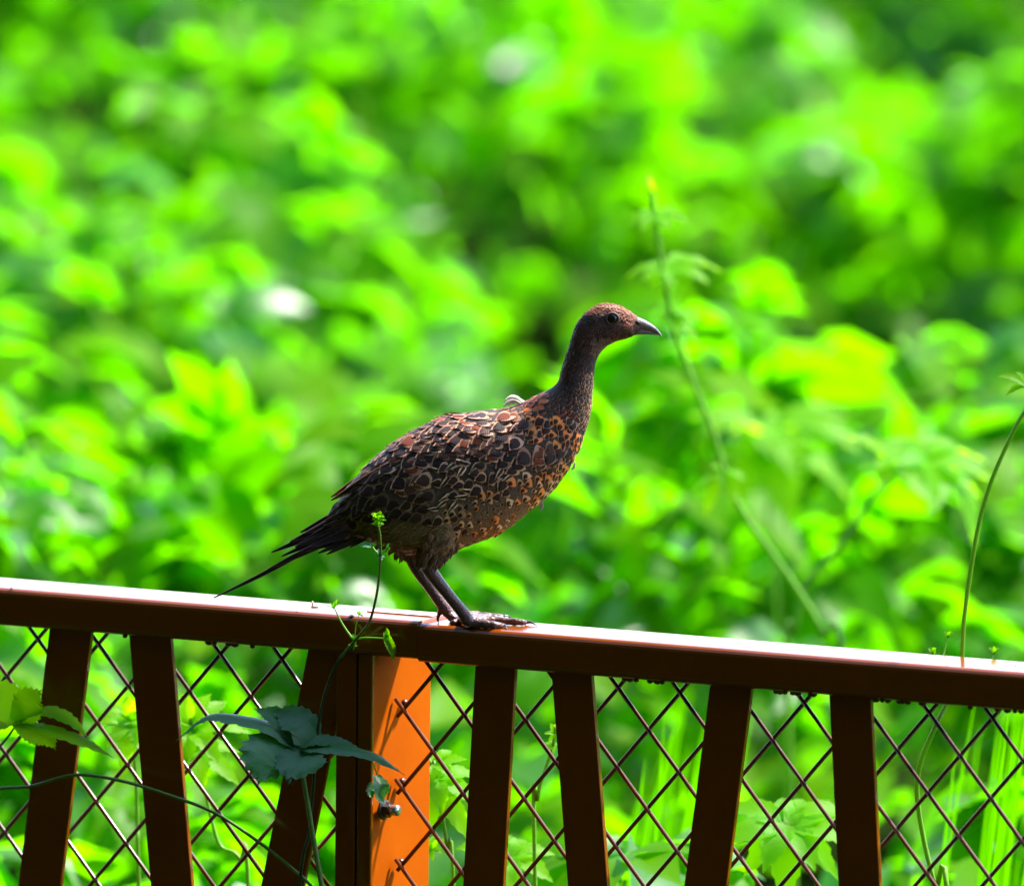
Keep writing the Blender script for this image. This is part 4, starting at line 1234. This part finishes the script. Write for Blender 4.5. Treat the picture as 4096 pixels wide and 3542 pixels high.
for k in range(26):     # tail coverts over the root
    x, y = fr.uniform(1370, 1470), fr.uniform(2030, 2125)
    quill('tail_covert', (x + 40, y - 12), (x - fr.uniform(40, 90), y + fr.uniform(20, 44)), fr.uniform(12, 18),
          jit((.035, .022, .024)), jit((.13, .075, .06), .3), -.014, -.010, .01, 0, 1.5, n=6)

# --- bill
def lens_loft(name, pts, mat, nseg=14):
    """pts: (x, y centre, half height, half width) in px along the bill"""
    q = spline(pts, 5); mbb = MB(); k = len(q)
    for r in q:
        for j in range(nseg):
            a = 2 * math.pi * j / nseg
            mbb.v.append(tuple(B(r[0], r[1] - math.cos(a) * r[2], -math.sin(a) * r[3] * PXM)))
    for i in range(k - 1):
        for j in range(nseg):
            j2 = (j + 1) % nseg
            mbb.f.append((i * nseg + j, (i + 1) * nseg + j, (i + 1) * nseg + j2, i * nseg + j2))
    mbb.f.append(tuple(range(nseg))); mbb.f.append(tuple((k - 1) * nseg + j for j in reversed(range(nseg))))
    return mbb.build(name, mat, bird)
M['horn'] = make_plain('horn', (.09, .068, .072), (.19, .145, .145), 260, .33, .5, .15, .0004)
M['nostril'] = make_plain('nostril', (.012, .010, .012), (.02, .016, .016), 300, .6, .3)
up = lens_loft('upper_bill', [(2530, 1289, 30, 24), (2556, 1295, 26, 20), (2580, 1302, 22, 16), (2604, 1312, 17.5, 12), (2624, 1322, 12, 9), (2638, 1334, 7.5, 6), (2646, 1344, 4, 3.5), (2649, 1352, 1.2, 1.2)], M['horn'])
lens_loft('lower_bill', [(2520, 1327, 16, 22), (2550, 1326, 13, 18), (2580, 1327, 10.5, 13), (2606, 1331, 7, 9), (2622, 1335, 4, 6), (2632, 1339, 1.2, 3)], M['horn'])
mbn = MB(); c = B(2551, 1287, -20.5 * PXM)
mbn.tube([c + Vector((-.0022, 0, .0010)), c, c + Vector((.0024, 0, -.0014))], [.0010, .0017, .0008], 10)
ns = mbn.build('nostril', M['nostril'], up)

# --- eye with lid ring
def sphere(name, c, r, mat, parent, sq=(1, 1, 1)):
    bm = bmesh.new(); bmesh.ops.create_uvsphere(bm, u_segments=24, v_segments=14, radius=r)
    bmesh.ops.scale(bm, vec=sq, verts=bm.verts)
    me = bpy.data.meshes.new(name); bm.to_mesh(me); bm.free(); me.transform(Matrix.Translation(c))
    me.polygons.foreach_set('use_smooth', [True] * len(me.polygons))
    return link(name, me, mat, parent)
M['eye'] = make_plain('eye_dark', (.006, .005, .006), (.012, .007, .006), 90, .06, .35, .0, .0001, coat=.25)
M['lid'] = make_plain('eyelid', (.05, .03, .03), (.13, .075, .065), 900, .6, .35, .5, .0004)
for sg in (-1, 1):
    c = B(2449, 1268, sg * 50 * PXM)
    eye = sphere('eye', c, .0049, M['eye'], bird, (1, .75, 1))
    mbl = MB(); ring = []
    for k in range(25):
        a = 2 * math.pi * k / 24
        ring.append(c + Vector((math.cos(a) * .0053, sg * .0014, math.sin(a) * .0050)))
    mbl.tube(ring, .0011, 8, caps=False)
    mbl.build('eyelid', M['lid'], eye)

# --- claws
M['claw'] = make_plain('claw', (.035, .028, .035), (.07, .058, .065), 400, .3, .5)
CL = [[(2008, 2500), (2022, 2500), (2028, 2516)], [(2100, 2487), (2126, 2488), (2150, 2503)], [(2016, 2473), (2032, 2472), (2044, 2480)],
      [(1960, 2464), (1974, 2463), (1984, 2470)], [(2016, 2465), (2032, 2464), (2046, 2472)]]
for (a, b_, c) in CL:
    q = spline([tuple(at_z(*a, ZT + 10 * PXM)), tuple(at_z(*b_, ZT + 10 * PXM)), tuple(at_z(*c, ZT + 1.5 * PXM))], 4)
    mbc = MB(); mbc.tube([Vector(p) for p in q], [(9 - 8 * i / (len(q) - 1)) * PXM for i in range(len(q))], 8)
    mbc.build('claw', M['claw'], bird)
mbc = MB(); mbc.tube([B(1753, 2474, YF), B(1750, 2486, YF), B(1754, 2500, YF)], [7 * PXM, 6 * PXM, 1.2 * PXM], 8); mbc.build('claw', M['claw'], bird)
